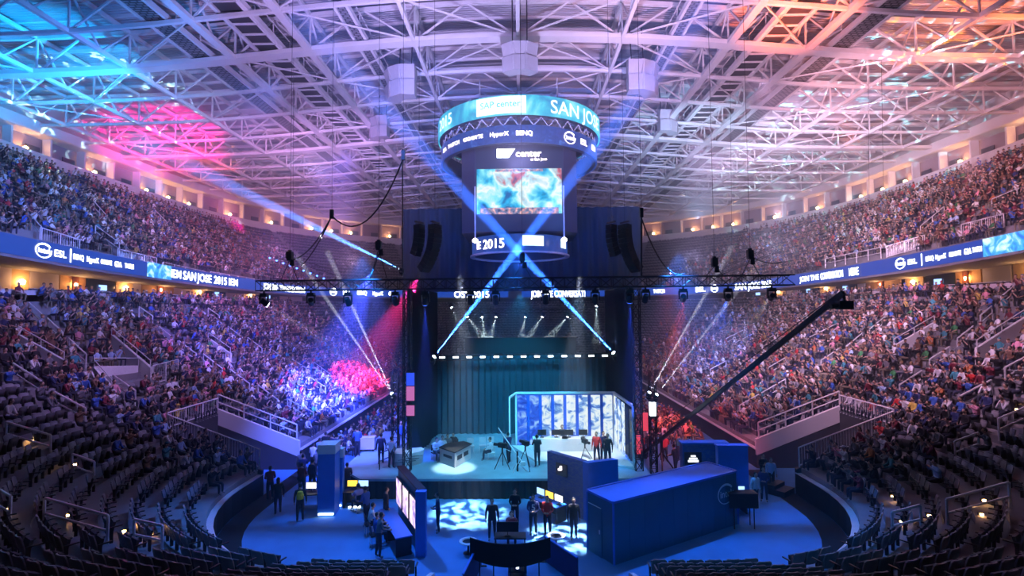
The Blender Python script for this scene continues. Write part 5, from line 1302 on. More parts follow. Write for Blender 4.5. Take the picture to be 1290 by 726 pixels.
# narrow floor beams either side, and the long one from the left tower to the roof
for (px, py, d0), (ax, ay, d1), col, pw, sz, nm in (((495, 503, 30), (412, 378, 27), (0.85, 0.85, 1.0), 80000, 1.5, 'left of the stage, outer beam'), ((496, 505, 30.4), (440, 378, 27), (0.85, 0.85, 1.0), 80000, 1.5, 'left of the stage, inner beam'),
        ((817, 502, 30), (888, 372, 27), (0.85, 0.85, 1.0), 70000, 1.5, 'right of the stage, inner beam'), ((826, 504, 30.4), (925, 372, 27), (0.85, 0.85, 1.0), 45000, 1.5, 'right of the stage, outer beam'),
        ((506, 345, 29), (60, 120, 45), (0.06, 0.25, 1.0), 420000, 2.6, 'on the left tower top, aimed at the roof')):
    o0 = at(px, py, d0); tg = at(ax, ay, d1); h = moving_light(o0, tg, 'small beam light '+nm, 'spark', 0.6, False, 'beam lights')
    d = (tg-h).normalized(); beam_lamp('beam_light', h+d*0.2, tg, col, pw*BEAM*2.4, sz*1.25, 28 if sz > 2 else 9.5, 0.05, 0.3, label='narrow shaft of light from the beam light '+nm)
# white spots on the rear truss, cones onto the dark platform
RS = [568, 588, 607, 625, 662, 684, 716, 751]
for px, py, ax, ay in ((568, 386, 590, 430), (588, 398, 610, 428), (607, 398, 612, 428), (625, 398, 617, 428), (662, 398, 656, 428), (684, 398, 664, 428), (716, 398, 690, 428), (751, 384, 752, 430)):
    o0 = at(px, py-3, 44.0); tg = at(ax, ay, 43.0); h = moving_light(o0, tg, 'small white spot light on the truss behind the stage, %s' % (ORD(RS.index(px))+' from the left'), 'spark', 0.55, True, 'rear white spots')
    d = (tg-h).normalized(); beam_lamp('rear_spot', h+d*0.2, tg, (0.75, 0.95, 1.0), 4000*BEAM, 20, 3.2, 0.03, 0.6, label='short white light cone behind the stage, %s' % ORD(RS.index(px))+' from the left', group='short white light cones')
# LED strips along the batten
bt = thing('led_batten', at(660, 450, 35.7), 0, 'row of short blue-white LED strips along the thin truss above the backdrop', 'led batten')
for i in range(13):
    c = at(557+(762-557)*i/12, 450.5-2.2*i/12, 35.7); b = MB(); b.box(c, (0.36, 0.1, 0.1)); s_ = b.build('led_strip', M['spark'] if False else M['ledwhite'], bt, world=True)
    b = MB(); b.box(c+Vector((0, 0.08, 0.02)), (0.42, 0.1, 0.16)); b.build('strip_housing', M['black'], s_, world=True)
# small blue lights on the high left truss
for i in range(9):
    c = at(340+8.5*i, 325+3.2*i, 57.5); b = MB(); b.tube(c, c+Vector((0, 0.25, 0.1)), 0.13, 8); b.tube(c-Vector((0, 0.02, 0)), c, 0.12, 8, m=1)
    tag(b.build('small_light', [M['black'], M['bluespark' if i < 6 else 'pinkspark'] if 'pinkspark' in M else M['bluespark']]), 'small blue light on the high left truss, %s from the left end of its row' % ORD(i), 'stage light', 'small lights on the high left truss')
# line arrays
for px, nm, sgn in ((548, 'left', 1), (528, 'far left', 1), (787, 'right', -1), (770, 'inner right', -1)):
    top = at(px, 286, 33); t = thing('line_array', top, sgn*1.05, 'black curved line array speaker hanging %s above the stage truss' % nm, 'speaker', 'line arrays')
    z = 0.0; y = 0.0; a = -0.05; big_ = px in (548, 787); N_ = 11 if big_ else 7
    for i in range(N_):
        b = MB(); rot = Matrix.Rotation(a, 3, 'X'); b.box((0, y, z), (0.8 if big_ else 0.55, 0.5, 0.27), rot); b.box((0, y-0.2, z), (0.5 if big_ else 0.3, 0.12, 0.2), rot); b.build('cabinet', M['blackcloth'], t)
        z -= 0.29*math.cos(a); y += 0.29*math.sin(-a)*-1; a += 0.085
    b = MB(); b.beam((-0.4, 0, 0.3), (0.4, 0, 0.3), 0.1, 0.1); b.tube((0, 0, 0.3), (0, 0, zr(top.x)-top.z), 0.015, 4); b.build('rigging_frame', M['black'], t)

# ------------------------------------------------------------------ standing / working people and furniture makers
ST = {k: person_mesh('standing_'+k, stand_pose(a, l, s), fingers=True, headset=hs, cap=cp, long_hair=lh) for k, a, l, s, hs, cp, lh in
      (('down', 'down', 0.02, 0.3, False, False, False), ('front', 'front', 0.03, 0.0, False, False, False), ('crossed', 'crossed', 0.0, 0.2, False, False, False), ('desk', 'desk', 0.10, 0.2, False, False, False), ('camera', 'camera', 0.05, 0.3, True, False, False),
       ('hips', 'hips', 0.0, 0.15, False, False, False), ('downcap', 'down', 0.02, 0.2, False, True, False), ('downlong', 'down', 0.03, 0.3, False, False, True))}
SD = {'desk': person_mesh('seated_desk', sit_pose('desk', 0.08), fingers=True), 'headset': person_mesh('seated_headset', sit_pose('desk', 0.05), fingers=True, headset=True), 'lap': person_mesh('seated_lap', sit_pose('lap', 0.04), fingers=True)}
def person(kind, loc, face, col, label, group=None, seated=False, s=1.0):
    """FACE: heading in degrees, 0 looks away from the viewer, 180 towards"""
    o = bpy.data.objects.new('person', (SD if seated else ST)[kind]); C.objects.link(o); o.location = loc; o.rotation_euler = (0, 0, math.radians(face)); o.color = (*PCOL[col], 1); o.scale = (s, s, s)
    return tag(o, label, 'person', group)
def chair(loc, face, label, m='white', group=None):
    t = thing('chair', loc, math.radians(face), label, 'chair', group)
    b = MB(); b.box((0, 0, 0.45), (0.44, 0.44, 0.05)); b.build('seat', M[m], t)
    b = MB(); b.box((0, -0.21, 0.72), (0.42, 0.04, 0.34), Matrix.Rotation(0.12, 3, 'X')); b.build('backrest', M[m], t)
    for sx in (-1, 1):
        for sy in (-1, 1): b = MB(); b.tube((sx*0.19, sy*0.19, 0), (sx*0.18, sy*0.18, 0.45), 0.015, 5); b.build('leg', M['chrome'], t)
    return t
def monitor(loc, face, label, scr='screenblue', group='small monitors', w=0.55, h=0.33):
    t = thing('monitor', loc, math.radians(face), label, 'monitor', group)
    b = MB(); b.box((0, 0, 0.02), (0.25, 0.18, 0.02)); b.tube((0, 0, 0.02), (0, 0, 0.16), 0.02, 6); b.build('stand', M['black'], t)
    b = MB(); b.box((0, 0, 0.15+h/2), (w, 0.04, h)); b.build('casing', M['black'], t)
    b = MB(); b.box((0, 0.025, 0.15+h/2), (w*0.93, 0.01, h*0.9)); b.build('screen', M[scr], t); return t
def bcamera(loc, face, label, tall=1.5):
    t = thing('broadcast_camera', loc, math.radians(face), label, 'video camera', 'broadcast cameras')
    for i in range(3):
        a = 2*PI*i/3+0.5; b = MB(); b.tube((0.02*math.cos(a), 0.02*math.sin(a), tall-0.35), (0.5*math.cos(a), 0.5*math.sin(a), 0), 0.022, 6); b.build('leg', M['black'], t)
    b = MB(); b.tube((0, 0, tall-0.4), (0, 0, tall-0.1), 0.05, 8); b.build('tripod_head', M['black'], t)
    b = MB(); b.box((0, 0, tall+0.03), (0.2, 0.5, 0.26)); b.box((0.0, -0.3, tall+0.1), (0.16, 0.12, 0.14)); b.build('body', M['black'], t)
    b = MB(); b.tube((0, 0.25, tall+0.03), (0, 0.55, tall+0.03), 0.07, 10, 0.09); b.build('lens', M['black'], t)
    b = MB(); b.tube((0.05, -0.1, tall-0.15), (0.15, -0.55, tall-0.3), 0.015, 5); b.build('pan_handle', M['chrome'], t); return t

# ---- things on the stage
def panel_between(mb, p, q_, z0, z1, th): 
    p, q_ = Vector((p[0], p[1], 0)), Vector((q_[0], q_[1], 0)); d = (q_-p); n = Vector((-d.y, d.x, 0)).normalized()*th
    return mb.slab([(p.x, p.y, z0), (q_.x, q_.y, z0), (q_.x, q_.y, z1), (p.x, p.y, z1)], n)
# caster desk
c0, c1, c2 = on(554, 583, SZ), on(573, 590, SZ), on(593, 578, SZ)
t = thing('caster_desk', c1, 0, 'white fronted caster desk with dark top on the left of the stage', 'desk')
q = MB(); panel_between(q, c0, c1, SZ, SZ+0.85, 0.06); panel_between(q, c1, c2, SZ, SZ+0.85, 0.06); q.build('front_panel', M['white'], t, world=True)
c3 = Vector((c2.x-0.75, c2.y+0.75, SZ)); q = MB(); q.prism([(c0.x-0.05, c0.y), (c1.x, c1.y-0.08), (c2.x+0.08, c2.y), (c2.x-0.5, c2.y+0.6), (c0.x+0.3, c0.y+0.8)], SZ+0.85, SZ+0.91); q.build('desk_top', M['black'], t, world=True)
for u_ in (0.3, 0.7):
    a = c1.lerp(c2, u_-0.15); b = c1.lerp(c2, u_+0.15); q = MB(); panel_between(q, a-Vector((0, 0.02, 0)), b-Vector((0, 0.02, 0)), SZ+0.35, SZ+0.6, 0.02); q.build('front_emblem', M['black'], t, world=True)
a = c0.lerp(c1, 0.25); b = c0.lerp(c1, 0.8); q = MB(); panel_between(q, a-Vector((0, 0.03, 0)), b-Vector((0, 0.03, 0)), SZ+0.45, SZ+0.6, 0.02); q.build('front_emblem', M['black'], t, world=True)
for px, py, colr, lab, f_ in ((549, 580, 'white', 'caster in a white top sitting leftmost at the white stage desk', 215), (557, 577, 'white', 'second caster in white sitting at the white stage desk', 200), (564, 574, 'grey', 'third caster from the left, grey top, at the white stage desk', 190), (572, 572, 'black', 'rightmost caster in black leaning over the white stage desk', 170)):
    p = on(px, py, SZ); person('desk', p, f_, colr, lab, 'casters at the desk', True)
    chair((p.x, p.y, SZ), f_, 'dark stool-like chair under the caster in %s, %s along the stage desk' % (colr, lab.split()[0]), 'black', 'caster chairs')
for px, py, f_, lab in ((593, 571, 190, 'left empty white chair standing behind the desk on stage'), (608, 570, 185, 'middle empty white chair on stage'), (618, 569, 180, 'right empty white chair near the backdrop')): chair(on(px, py, SZ), f_, lab, 'offwhite', 'empty white chairs on stage')
p = on(619, 580, SZ); person('lap', p, 90, 'white', 'person in white sitting on stage beside the camera tripod', None, True); chair(p, 90, 'white chair under the sitting person beside the camera tripod')
bcamera(on(633, 590, SZ), 60, 'broadcast camera on black tripod mid stage, left one', 1.25); bcamera(on(662, 592, SZ), 30, 'broadcast camera on tripod beside the glass booth', 1.45)
person('camera', on(677, 588, SZ), 10, 'black', 'camera operator in black with headset standing at the booth corner')
person('camera', on(641, 584, SZ), 40, 'navy', 'crew member in navy with headset mid stage by the left camera')
p = on(652, 594, SZ); t = thing('small_jib', p, 0, 'small white camera jib on the stage front edge', 'camera jib')
q = MB(); q.tube((0, 0, 0), (0, 0, 1.1), 0.05, 8); q.build('column', M['black'], t)
q = MB(); q.tube((0.25, -0.2, 0.55), (-1.1, 0.9, 2.2), 0.04, 6, 0.025); q.build('arm', M['white'], t); q = MB(); q.box((0.3, -0.25, 0.5), (0.25, 0.2, 0.2)); q.build('counterweight', M['white'], t)
for i in range(3):
    a = 2*PI*i/3; q = MB(); q.tube((0, 0, 0.5), (0.5*math.cos(a), 0.4*math.sin(a), 0.02), 0.025, 5); q.build('leg', M['white'], t)
# player booth: back wall of tall printed light panels, glazed right side
M['booth'] = wavy('booth_light_panel', [(0.03, 0.10, 0.55), (0.20, 0.42, 0.85), (0.75, 0.9, 1.0), (0.9, 0.98, 1.0)], 1.5, 0.85, 10, (0.36, 0.60), (1, 1, 1.2))
M['boothblue'] = wavy('booth_blue_panel', [(0.01, 0.03, 0.5), (0.03, 0.12, 0.85), (0.35, 0.6, 1.0)], 1.5, 0.9, 10, (0.35, 0.66), (1, 1, 1.2))
M['cloth_blue'] = mat('blue_lining', (0.03, 0.10, 0.5), 0.7)
M['glass'] = bpy.data.materials.new('clear_glass'); M['glass'].use_nodes = True
gb = M['glass'].node_tree; gb.nodes.clear(); go_ = gb.nodes.new('ShaderNodeOutputMaterial'); gm = gb.nodes.new('ShaderNodeMixShader'); gt = gb.nodes.new('ShaderNodeBsdfTransparent'); gg = gb.nodes.new('ShaderNodeBsdfGlossy')
gt.inputs[0].default_value = (0.85, 0.93, 1, 1); gg.inputs['Roughness'].default_value = 0.05; gm.inputs[0].default_value = 0.12; gb.links.new(gt.outputs[0], gm.inputs[1]); gb.links.new(gg.outputs[0], gm.inputs[2]); gb.links.new(gm.outputs[0], go_.inputs[0])
BL, BR, BF = Vector((at(650, 500, 34).x, 34.0, 0)), Vector((at(773, 500, 34).x, 34.0, 0)), Vector((at(797, 500, 29.2).x, 29.2, 0))
BT = 4.6
t = thing('player_booth', BL+Vector((0, 0, SZ)), 0, 'big player booth on stage with glowing patterned panel walls and glass side', 'booth')
q = MB(); panel_between(q, BL, BR, SZ, BT, 0.15); q.build('back_wall', M['cloth_blue'], t, world=True)
n = 8
for i in range(n):
    a, b = BL.lerp(BR, (i+0.12)/n), BL.lerp(BR, (i+0.86)/n); q = MB(); q.box(((a.x+b.x)/2, 33.93, (SZ+BT)/2), (b.x-a.x, 0.06, BT-SZ-0.3)); q.build('light_panel', M['boothblue' if i < 2 else 'booth'], t, world=True)
for i in range(5):
    a, b = BR.lerp(BF, (i+0.1)/5), BR.lerp(BF, (i+0.8)/5); q = MB(); panel_between(q, a, b, SZ+0.1, BT-0.2-0.02*i, 0.05)
    q.build('side_light_panel', M['booth'] if i < 3 else M['glass'], t, world=True)
q = MB(); 
for a, b in ((BL, BR), (BR, BF)): q.beam((a.x, a.y, BT), (b.x, b.y, BT), 0.12, 0.14); q.beam((a.x, a.y, SZ+0.05), (b.x, b.y, SZ+0.05), 0.1, 0.1)
for a in (BL, BR, BF): q.beam((a.x, a.y, SZ), (a.x, a.y, BT), 0.12, 0.12)
q.beam((BL.x-0.4, BL.y-1.5, SZ), (BL.x-0.4, BL.y-1.5, BT-0.1), 0.1, 0.1); q.beam((BL.x-0.4, BL.y-1.5, BT-0.05), (BL.x, BL.y, BT), 0.1, 0.1)
q.build('frame', M['white'], t, world=True)
q = MB(); q.prism([(BL.x-0.3, 33.9), (BR.x, 33.9), (BF.x, 29.3), (BL.x+1.2, 30.4)], SZ, SZ+0.12); q.build('booth_floor', M['white'], t, world=True)
for px, nm, w_ in ((693, 'left', 2.2), (727, 'right', 1.9)):
    p = on(px, 567, SZ+0.12); tt = thing('player_desk', p, 0, 'white player desk in the glowing booth, %s one' % nm, 'desk', 'player desks')
    q = MB(); q.box((0, 0, 0.74), (w_, 0.75, 0.06)); q.build('top', M['white'], tt)
    q = MB(); q.box((0, -0.36, 0.36), (w_-0.06, 0.04, 0.7)); q.build('front_panel', M['white'], tt)
    for sx in (-1, 1): q = MB(); q.box((sx*(w_/2-0.05), 0, 0.36), (0.05, 0.7, 0.7)); q.build('side_panel', M['white'], tt)
    for i in range(2): monitor(p+Vector((-0.5+i*0.9, 0.05, 0.77)), 0, 'black monitor on the %s booth desk, %s' % (nm, ['left', 'right'][i]), 'screenblue')
person('headset', on(709, 564, SZ+0.12)+Vector((0, 0.4, 0)), 180, 'black', 'player in black seated at the left booth desk facing the hall', None, True); chair(on(709, 564, SZ+0.12)+Vector((0, 0.4, 0)), 180, 'dark gaming chair behind the left booth desk', 'black')
person('down', on(752, 583, SZ), 150, 'red', 'person in a red shirt standing in the booth entrance')
person('front', on(760, 582, SZ), 200, 'navy', 'person in navy standing just right of the red shirt'); person('down', on(766, 586, SZ), 160, 'black', 'man in a dark suit standing rightmost at the booth entrance')
bcamera(on(737, 580, SZ), 200, 'small camera on stand inside the booth', 1.1)
# left wing of the stage
c = on(512, 582, SZ); t = thing('wing_bench', c, 0.25, 'white curved plinth on the left wing of the stage', 'plinth')
q = MB(); q.lathe([(0.95, 0), (1.05, 0.75), (0.9, 0.8), (0.1, 0.8)], 20, (0, 0, 0), a0=PI*0.95, a1=PI*1.95); q.box((0, -0.1, 0.4), (1.8, 0.2, 0.78)); q.build('body', M['white'], t)
q = MB(); 
for i in range(3): q.tube((-0.7+0.2*i, -0.98, 0.25+0.14*i), (0.5+0.2*i, -0.98, 0.3+0.14*i), 0.015, 4)
q.build('line_graphic', M['black'], t)
c = on(463, 568, SZ); t = thing('equipment_case', c, 0.1, 'pale flight case on wheels on the left stage wing', 'flight case')
q = MB(); q.box((0, 0, 0.5), (0.95, 0.6, 0.7)); q.build('body', M['offwhite'], t); q = MB()
for sx in (-1, 1):
    for sy in (-1, 1): q.tube((sx*0.38, sy*0.2-0.03, 0.08), (sx*0.38, sy*0.2+0.03, 0.08), 0.07, 8)
q.build('casters', M['black'], t); q = MB(); q.box((0, 0, 0.86), (0.97, 0.62, 0.04)); q.build('lid', M['chrome'], t)
p0, p1 = on(478, 592, SZ), on(497, 583, SZ); railing(p0, p1, 'thin dark stair railing on the left stage wing', 0.9, r=0.03, m='black')
for px, py, k_, colr, f_, lab in ((480, 585, 'down', 'navy', 20, 'crew member in navy on the left stage wing beside the stair rail'), (493, 590, 'hips', 'pale blue', 340, 'person in pale blue standing at the left stage corner'), (450, 575, 'front', 'blue', 10, 'person in blue standing left of the flight case'), (505, 565, 'down', 'blue', 200, 'person in blue by the left truss tower'), (516, 563, 'down', 'pale blue', 190, 'person in pale blue by the left truss tower, right one')):
    person(k_, on(px, py, SZ), f_, colr, lab)
M['pinkbanner'] = glow('pink_violet_banner', (0.55, 0.15, 0.45), 0.9)
M['bluebanner'] = glow('blue_lit_panel', (0.03, 0.08, 0.9), 1.1)
for px, y0, y1, mm, lab in ((517, 487, 505, 'pinkbanner', 'small pink lit banner on the left truss tower, upper'), (517, 511, 524, 'pinkbanner', 'small pink lit banner on the left truss tower, lower'), (517, 470, 486, 'bluebanner', 'blue lit panel at the top of the left tower')):
    a, b = at(px-5, y1, 28.7), at(px+5, y0, 28.7); q = MB(); q.box(((a.x+b.x)/2, 28.7, (a.z+b.z)/2), (b.x-a.x, 0.06, b.z-a.z)); q.box(((a.x+b.x)/2, 28.74, (a.z+b.z)/2), (b.x-a.x+0.08, 0.05, b.z-a.z+0.08), m=1); tag(q.build('lit_banner', [M[mm], M['black']]), lab, 'banner', 'lit tower banners')
M['redpanel'] = glow('red_lit_panel', (0.8, 0.06, 0.10), 0.9)
for px, y0, y1, lab in ((806, 548, 572, 'red lit panel low on the right tower'), (812, 520, 543, 'red lit panel in the middle of the right tower')):
    a, b = at(px-4, y1, 30.5), at(px+4, y0, 30.5); q = MB(); q.box(((a.x+b.x)/2, 30.5, (a.z+b.z)/2), (b.x-a.x, 0.06, b.z-a.z)); q.box(((a.x+b.x)/2, 30.54, (a.z+b.z)/2), (b.x-a.x+0.08, 0.05, b.z-a.z+0.08), m=1); tag(q.build('lit_banner', [M['redpanel'], M['black']]), lab, 'banner', 'lit tower banners')
a = at(822, 515, 30.6); q = MB(); q.box(a, (0.3, 0.3, 0.8)); q.box(a+Vector((0, 0, 0.45)), (0.36, 0.36, 0.1), m=1); q.box(a+Vector((0, 0, -0.45)), (0.36, 0.36, 0.1), m=1); tag(q.build('light_box', [M['ledwhite'], M['black']]), 'bright white light box on the right outer tower', 'light')

# ---- camera crane reaching over the right stand
base = on(834, 592, 0.0); tip = at(1063, 369, 21.0)
pv = base+Vector((0, 0, 1.9)); d = (tip-pv).normalized(); tail = pv-d*2.6
t = thing('camera_crane', base, 0, 'long black camera crane reaching from stage right up over the right stand', 'camera crane')
for i in range(3):
    a = 2*PI*i/3+0.3; q = MB(); q.tube(base+Vector((0, 0, 1.1)), base+Vector((0.8*math.cos(a), 0.8*math.sin(a), 0.03)), 0.05, 6); q.build('leg', M['black'], t, world=True)
q = MB(); q.tube(base+Vector((0, 0, 0.6)), pv, 0.09, 8); q.build('column', M['black'], t, world=True)
q = MB(); q.beam(tail, tip, 0.16, 0.2)
q.build('boom', M['black'], t, world=True)
q = MB(); q.tube(tail+Vector((0, 0, 0.45)), pv+Vector((0, 0, 0.9)), 0.02, 5); q.tube(pv+Vector((0, 0, 0.9)), tip+Vector((0, 0, 0.15)), 0.02, 5); q.tube(pv, pv+Vector((0, 0, 0.9)), 0.03, 5); q.build('guy_cable', M['black'], t, world=True)
q = MB(); q.box(tail, (0.5, 0.5, 0.45)); q.build('counterweight', M['black'], t, world=True)
q = MB(); q.tube(tip, tip-Vector((0, 0, 0.35)), 0.05, 6); q.box(tip-Vector((0, 0, 0.5)), (0.55, 0.35, 0.35)); q.tube(tip-Vector((0.2, 0, 0.5)), tip-Vector((0.55, 0.0, 0.55)), 0.09, 10, 0.12); q.build('camera_head', M['black'], t, world=True)
person('desk', base+Vector((0.6, -0.9, 0)), 40, 'black', 'crane operator in black behind the container at stage right')

# ------------------------------------------------------------------ the event floor in front of the stage
M['mosaic'] = mat('blue_grey_mosaic_print', (0.05, 0.13, 0.32), 0.6); mn = M['mosaic'].node_tree; bk_ = mn.nodes.new('ShaderNodeTexBrick'); bk_.inputs['Scale'].default_value = 5.0
bk_.inputs['Color1'].default_value = (0.04, 0.10, 0.35, 1); bk_.inputs['Color2'].default_value = (0.15, 0.22, 0.30, 1); bk_.inputs['Mortar'].default_value = (0.02, 0.06, 0.25, 1)
mp = mn.nodes.new('ShaderNodeMapping'); mp.inputs['Rotation'].default_value = (PI/2, 0, 0)
mn.links.new([n for n in mn.nodes if n.type == 'TEX_COORD'][0].outputs['Object'], mp.inputs[0]); mn.links.new(mp.outputs[0], bk_.inputs['Vector']); mn.links.new(bk_.outputs['Color'], mn.nodes['Principled BSDF'].inputs['Base Color'])
M['container'] = mat('deep_blue_container', (0.02, 0.15, 0.26), 0.45, 0, 0.25, 0.8)
M['containertop'] = mat('blue_container_roof', (0.05, 0.20, 0.70), 0.5)
M['logoline'] = mat('pale_blue_logo_paint', (0.75, 0.9, 1.0), 0.6)
M['yellowscr'] = glow('yellow_screen', (1.0, 0.62, 0.05), 2.0); M['whitescr'] = glow('white_screen', (0.85, 0.9, 1.0), 2.0)
M['pinkscr'] = wavy('pale_pink_screen_picture', [(0.25, 0.15, 0.5), (0.8, 0.6, 0.85), (1.0, 0.85, 0.85)], 1.3, 1.3, 6, (0.35, 0.6))
# big container
A = Vector((3.60, 20.6, 0)); B = Vector((10.07, 24.5, 0)); Dn = (B-A).normalized(); Nn = Vector((-Dn.y, Dn.x, 0)); H_ = 2.4; Wd = 1.65
t = thing('container', A, 0, 'long dark blue shipping-container shaped exhibit box with pale oval emblem', 'container')
q = MB(); q.slab([A, B, B+Vector((0, 0, H_)), A+Vector((0, 0, H_))], Nn*Wd); q.build('body', M['container'], t, world=True)
q = MB(); q.slab([A+Vector((0, 0, H_)), B+Vector((0, 0, H_)), B+Nn*Wd+Vector((0, 0, H_)), A+Nn*Wd+Vector((0, 0, H_))], (0, 0, 0.03)); q.build('roof_sheet', M['containertop'], t, world=True)
q = MB()
c4 = [A, B, B+Nn*Wd, A+Nn*Wd]
for a, b in zip(c4, c4[1:]+c4[:1]): q.beam(a+Vector((0, 0, H_+0.02)), b+Vector((0, 0, H_+0.02)), 0.09, 0.09)
for a in c4: q.beam(a, a+Vector((0, 0, H_)), 0.08, 0.08)
q.build('edge_frame', M['containertop'], t, world=True)
q = MB(); L = (B-A).length
for i in range(1, 9): a = A+Dn*(L*i/9)+Nn*0.012; q.beam(a+Vector((0, 0, 0.08)), a+Vector((0, 0, H_-0.1)), 0.05, 0.03)
q.build('wall_ribs', M['container'], t, world=True)
lg = logo_intel(0, 0, 0.75); q = MB()
for v, f in lg: q.add([A+Dn*(L*0.885+a)-Nn*0.045+Vector((0, 0, 1.55+b)) for a, b in v], f)
q.build('emblem', M['logoline'], t, world=True)
E0 = A+Nn*Wd; E1 = A; q = MB(); dE = (E1-E0).normalized(); nE = Vector((dE.y, -dE.x, 0))
q.slab([E0+dE*0.15-Dn*0.01, E0+dE*0.95-Dn*0.01, E0+dE*0.95-Dn*0.01+Vector((0, 0, 1.95)), E0+dE*0.15-Dn*0.01+Vector((0, 0, 1.95))], -Dn*0.03)
dr = q.build('door', M['container'], t, world=True); q = MB(); q.box(E0+dE*0.85-Dn*0.06+Vector((0, 0, 1.0)), (0.05, 0.05, 0.16)); q.build('door_handle', M['chrome'], dr, world=True)
q = MB(); q.beam(E0+dE*0.15-Dn*0.05+Vector((0, 0, 1.97)), E0+dE*0.95-Dn*0.05+Vector((0, 0, 1.97)), 0.03, 0.03); q.build('door_trim', M['logoline'], dr, world=True)
# booth behind it
def wallbox(name, pts, z1, mats, label, cat, th=0.5, group=None):
    t = thing(name, (pts[0][0], pts[0][1], 0), 0, label, cat, group)
    return t
p0, p1 = on(690, 637), on(735, 655); t = thing('demo_booth', p0, 0, 'tall blue demo booth with mosaic printed front left of the container', 'booth', 'demo booths')
d = (p1-p0).normalized(); n = Vector((-d.y, d.x, 0)); hh = 2.75
q = MB(); q.slab([p0, p1, p1+Vector((0, 0, hh)), p0+Vector((0, 0, hh))], n*0.3); q.build('mosaic_wall', M['mosaic'], t, world=True)
q = MB(); q.slab([p1, p1+n*1.5+d*0.6, p1+n*1.5+d*0.6+Vector((0, 0, hh)), p1+Vector((0, 0, hh))], d*0.35); q.build('blue_side_wall', M['blue'], t, world=True)
q = MB(); c = p0.lerp(p1, 0.28); q.slab([c-n*0.02+Vector((0, 0, 1.75)), c+d*0.75-n*0.02+Vector((0, 0, 1.75)), c+d*0.75-n*0.02+Vector((0, 0, 2.35)), c-n*0.02+Vector((0, 0, 2.35))], -n*0.04); sgn = q.build('sign_panel', M['black'], t, world=True)
q = MB(); q.box(c+d*0.38-n*0.08+Vector((0, 0, 2.08)), (0.3, 0.03, 0.1)); q.box(c+d*0.38-n*0.08+Vector((0, 0, 2.2)), (0.14, 0.03, 0.08)); q.build('emblem', M['ledtext'], sgn, world=True)
ds = p0+d*0.2-n*1.0; rzd = math.atan2(d.y, d.x)
t = thing('gaming_desk', ds+d*0.8, rzd, 'dark desk with monitors in front of the mosaic booth', 'desk', 'gaming desks')
q = MB(); q.box((0, 0, 0.74), (1.9, 0.7, 0.05)); q.build('top', M['blue'], t)
for sx in (-1, 1): q = MB(); q.box((sx*0.9, 0, 0.36), (0.05, 0.65, 0.72)); q.build('side_panel', M['black'], t)
q = MB(); q.box((0, 0.3, 0.4), (1.8, 0.03, 0.6)); q.build('back_panel', M['black'], t)
for i, (sc_, nm) in enumerate((('screenblue', 'blue'), ('yellowscr', 'yellow'), ('whitescr', 'white'))):
    monitor(ds+d*(0.35+0.62*i)+Vector((0, 0, 0.77)), math.degrees(rzd)+180, 'desk monitor showing a %s picture at the mosaic booth' % nm, sc_)
# right booth
x0, x1 = at(860, 580, 28).x, at(917, 580, 28).x
t = thing('demo_booth', (x0, 28, 0), 0, 'low wide mosaic booth behind the container at right', 'booth', 'demo booths')
q = MB(); q.box(((x0+x1)/2, 28.2, 1.4), (x1-x0, 0.5, 2.8)); q.build('mosaic_wall', M['mosaic'], t, world=True)
q = MB(); q.box(((x0+x1)/2, 28.2, 2.83), (x1-x0+0.1, 0.6, 0.08)); q.build('top_trim', M['blue'], t, world=True)
cx = at(873, 578, 27.9).x; q = MB(); q.box((cx, 27.9, 2.05), (0.9, 0.06, 0.65)); s_ = q.build('sign_panel', M['black'], t, world=True)
q = MB(); q.box((cx, 27.85, 1.92), (0.55, 0.03, 0.1)); q.box((cx, 27.85, 2.05), (0.42, 0.03, 0.08)); q.box((cx, 27.85, 2.18), (0.25, 0.03, 0.08)); q.build('emblem', M['whitescr'], s_, world=True)
x2, x3 = at(905, 580, 26.6).x, at(943, 580, 26.6).x
t = thing('booth_slab', (x2, 26.6, 0), 0, 'tall plain blue wall slab right of the low mosaic booth', 'booth wall')
q = MB(); q.box(((x2+x3)/2, 26.8, 1.5), (x3-x2, 0.35, 3.0)); q.build('slab', M['blue'], t, world=True); q = MB(); q.box(((x2+x3)/2, 26.8, 3.03), (x3-x2+0.1, 0.45, 0.07)); q.build('cap', M['containertop'], t, world=True)
c = on(925, 648); t = thing('gaming_desk', c, 0.1, 'small blue desk against the tall blue wall slab at right', 'desk', 'gaming desks')
q = MB(); q.box((0, 0.2, 0.78), (1.3, 0.7, 0.05)); q.build('top', M['blue'], t)
for sx in (-1, 1): q = MB(); q.box((sx*0.6, 0.2, 0.38), (0.05, 0.6, 0.75)); q.build('side_panel', M['black'], t)
monitor(c+Vector((-0.25, 0.25, 0.81)), 180, 'white lit monitor on the small desk by the tall blue slab', 'whitescr'); monitor(c+Vector((0.35, 0.2, 0.81)), 180, 'blue lit monitor on the small desk by the tall blue slab', 'screenblue')
c = on(938, 667); t = thing('lectern_table', c, 0, 'black fronted table on thin legs right of the container', 'table')
q = MB(); q.box((0, 0, 1.25), (1.3, 0.06, 0.62)); q.build('front_cloth', M['blackcloth'], t); q = MB(); q.box((0, 0.25, 1.57), (1.3, 0.55, 0.04)); q.build('top', M['black'], t)
for sx in (-0.45, 0.45):
    for yy in (0.0, 0.45): q = MB(); q.tube((sx, yy, 0), (sx, yy, 1.56), 0.025, 6); q.build('leg', M['black'], t)
for px, py, k_, colr, f_, lab in ((952, 640, 'downlong', 'white', 200, 'person in white standing right of the tall blue slab'), (972, 618, 'down', 'pale blue', 170, 'person in pale blue walking out of the right corner tunnel'), (962, 612, 'crossed', 'black', 190, 'person in black by the right corner tunnel mouth'), (963, 632, 'front', 'navy', 150, 'person in navy at the right corner tunnel, nearer one')):
    person(k_, on(px, py), f_, colr, lab)
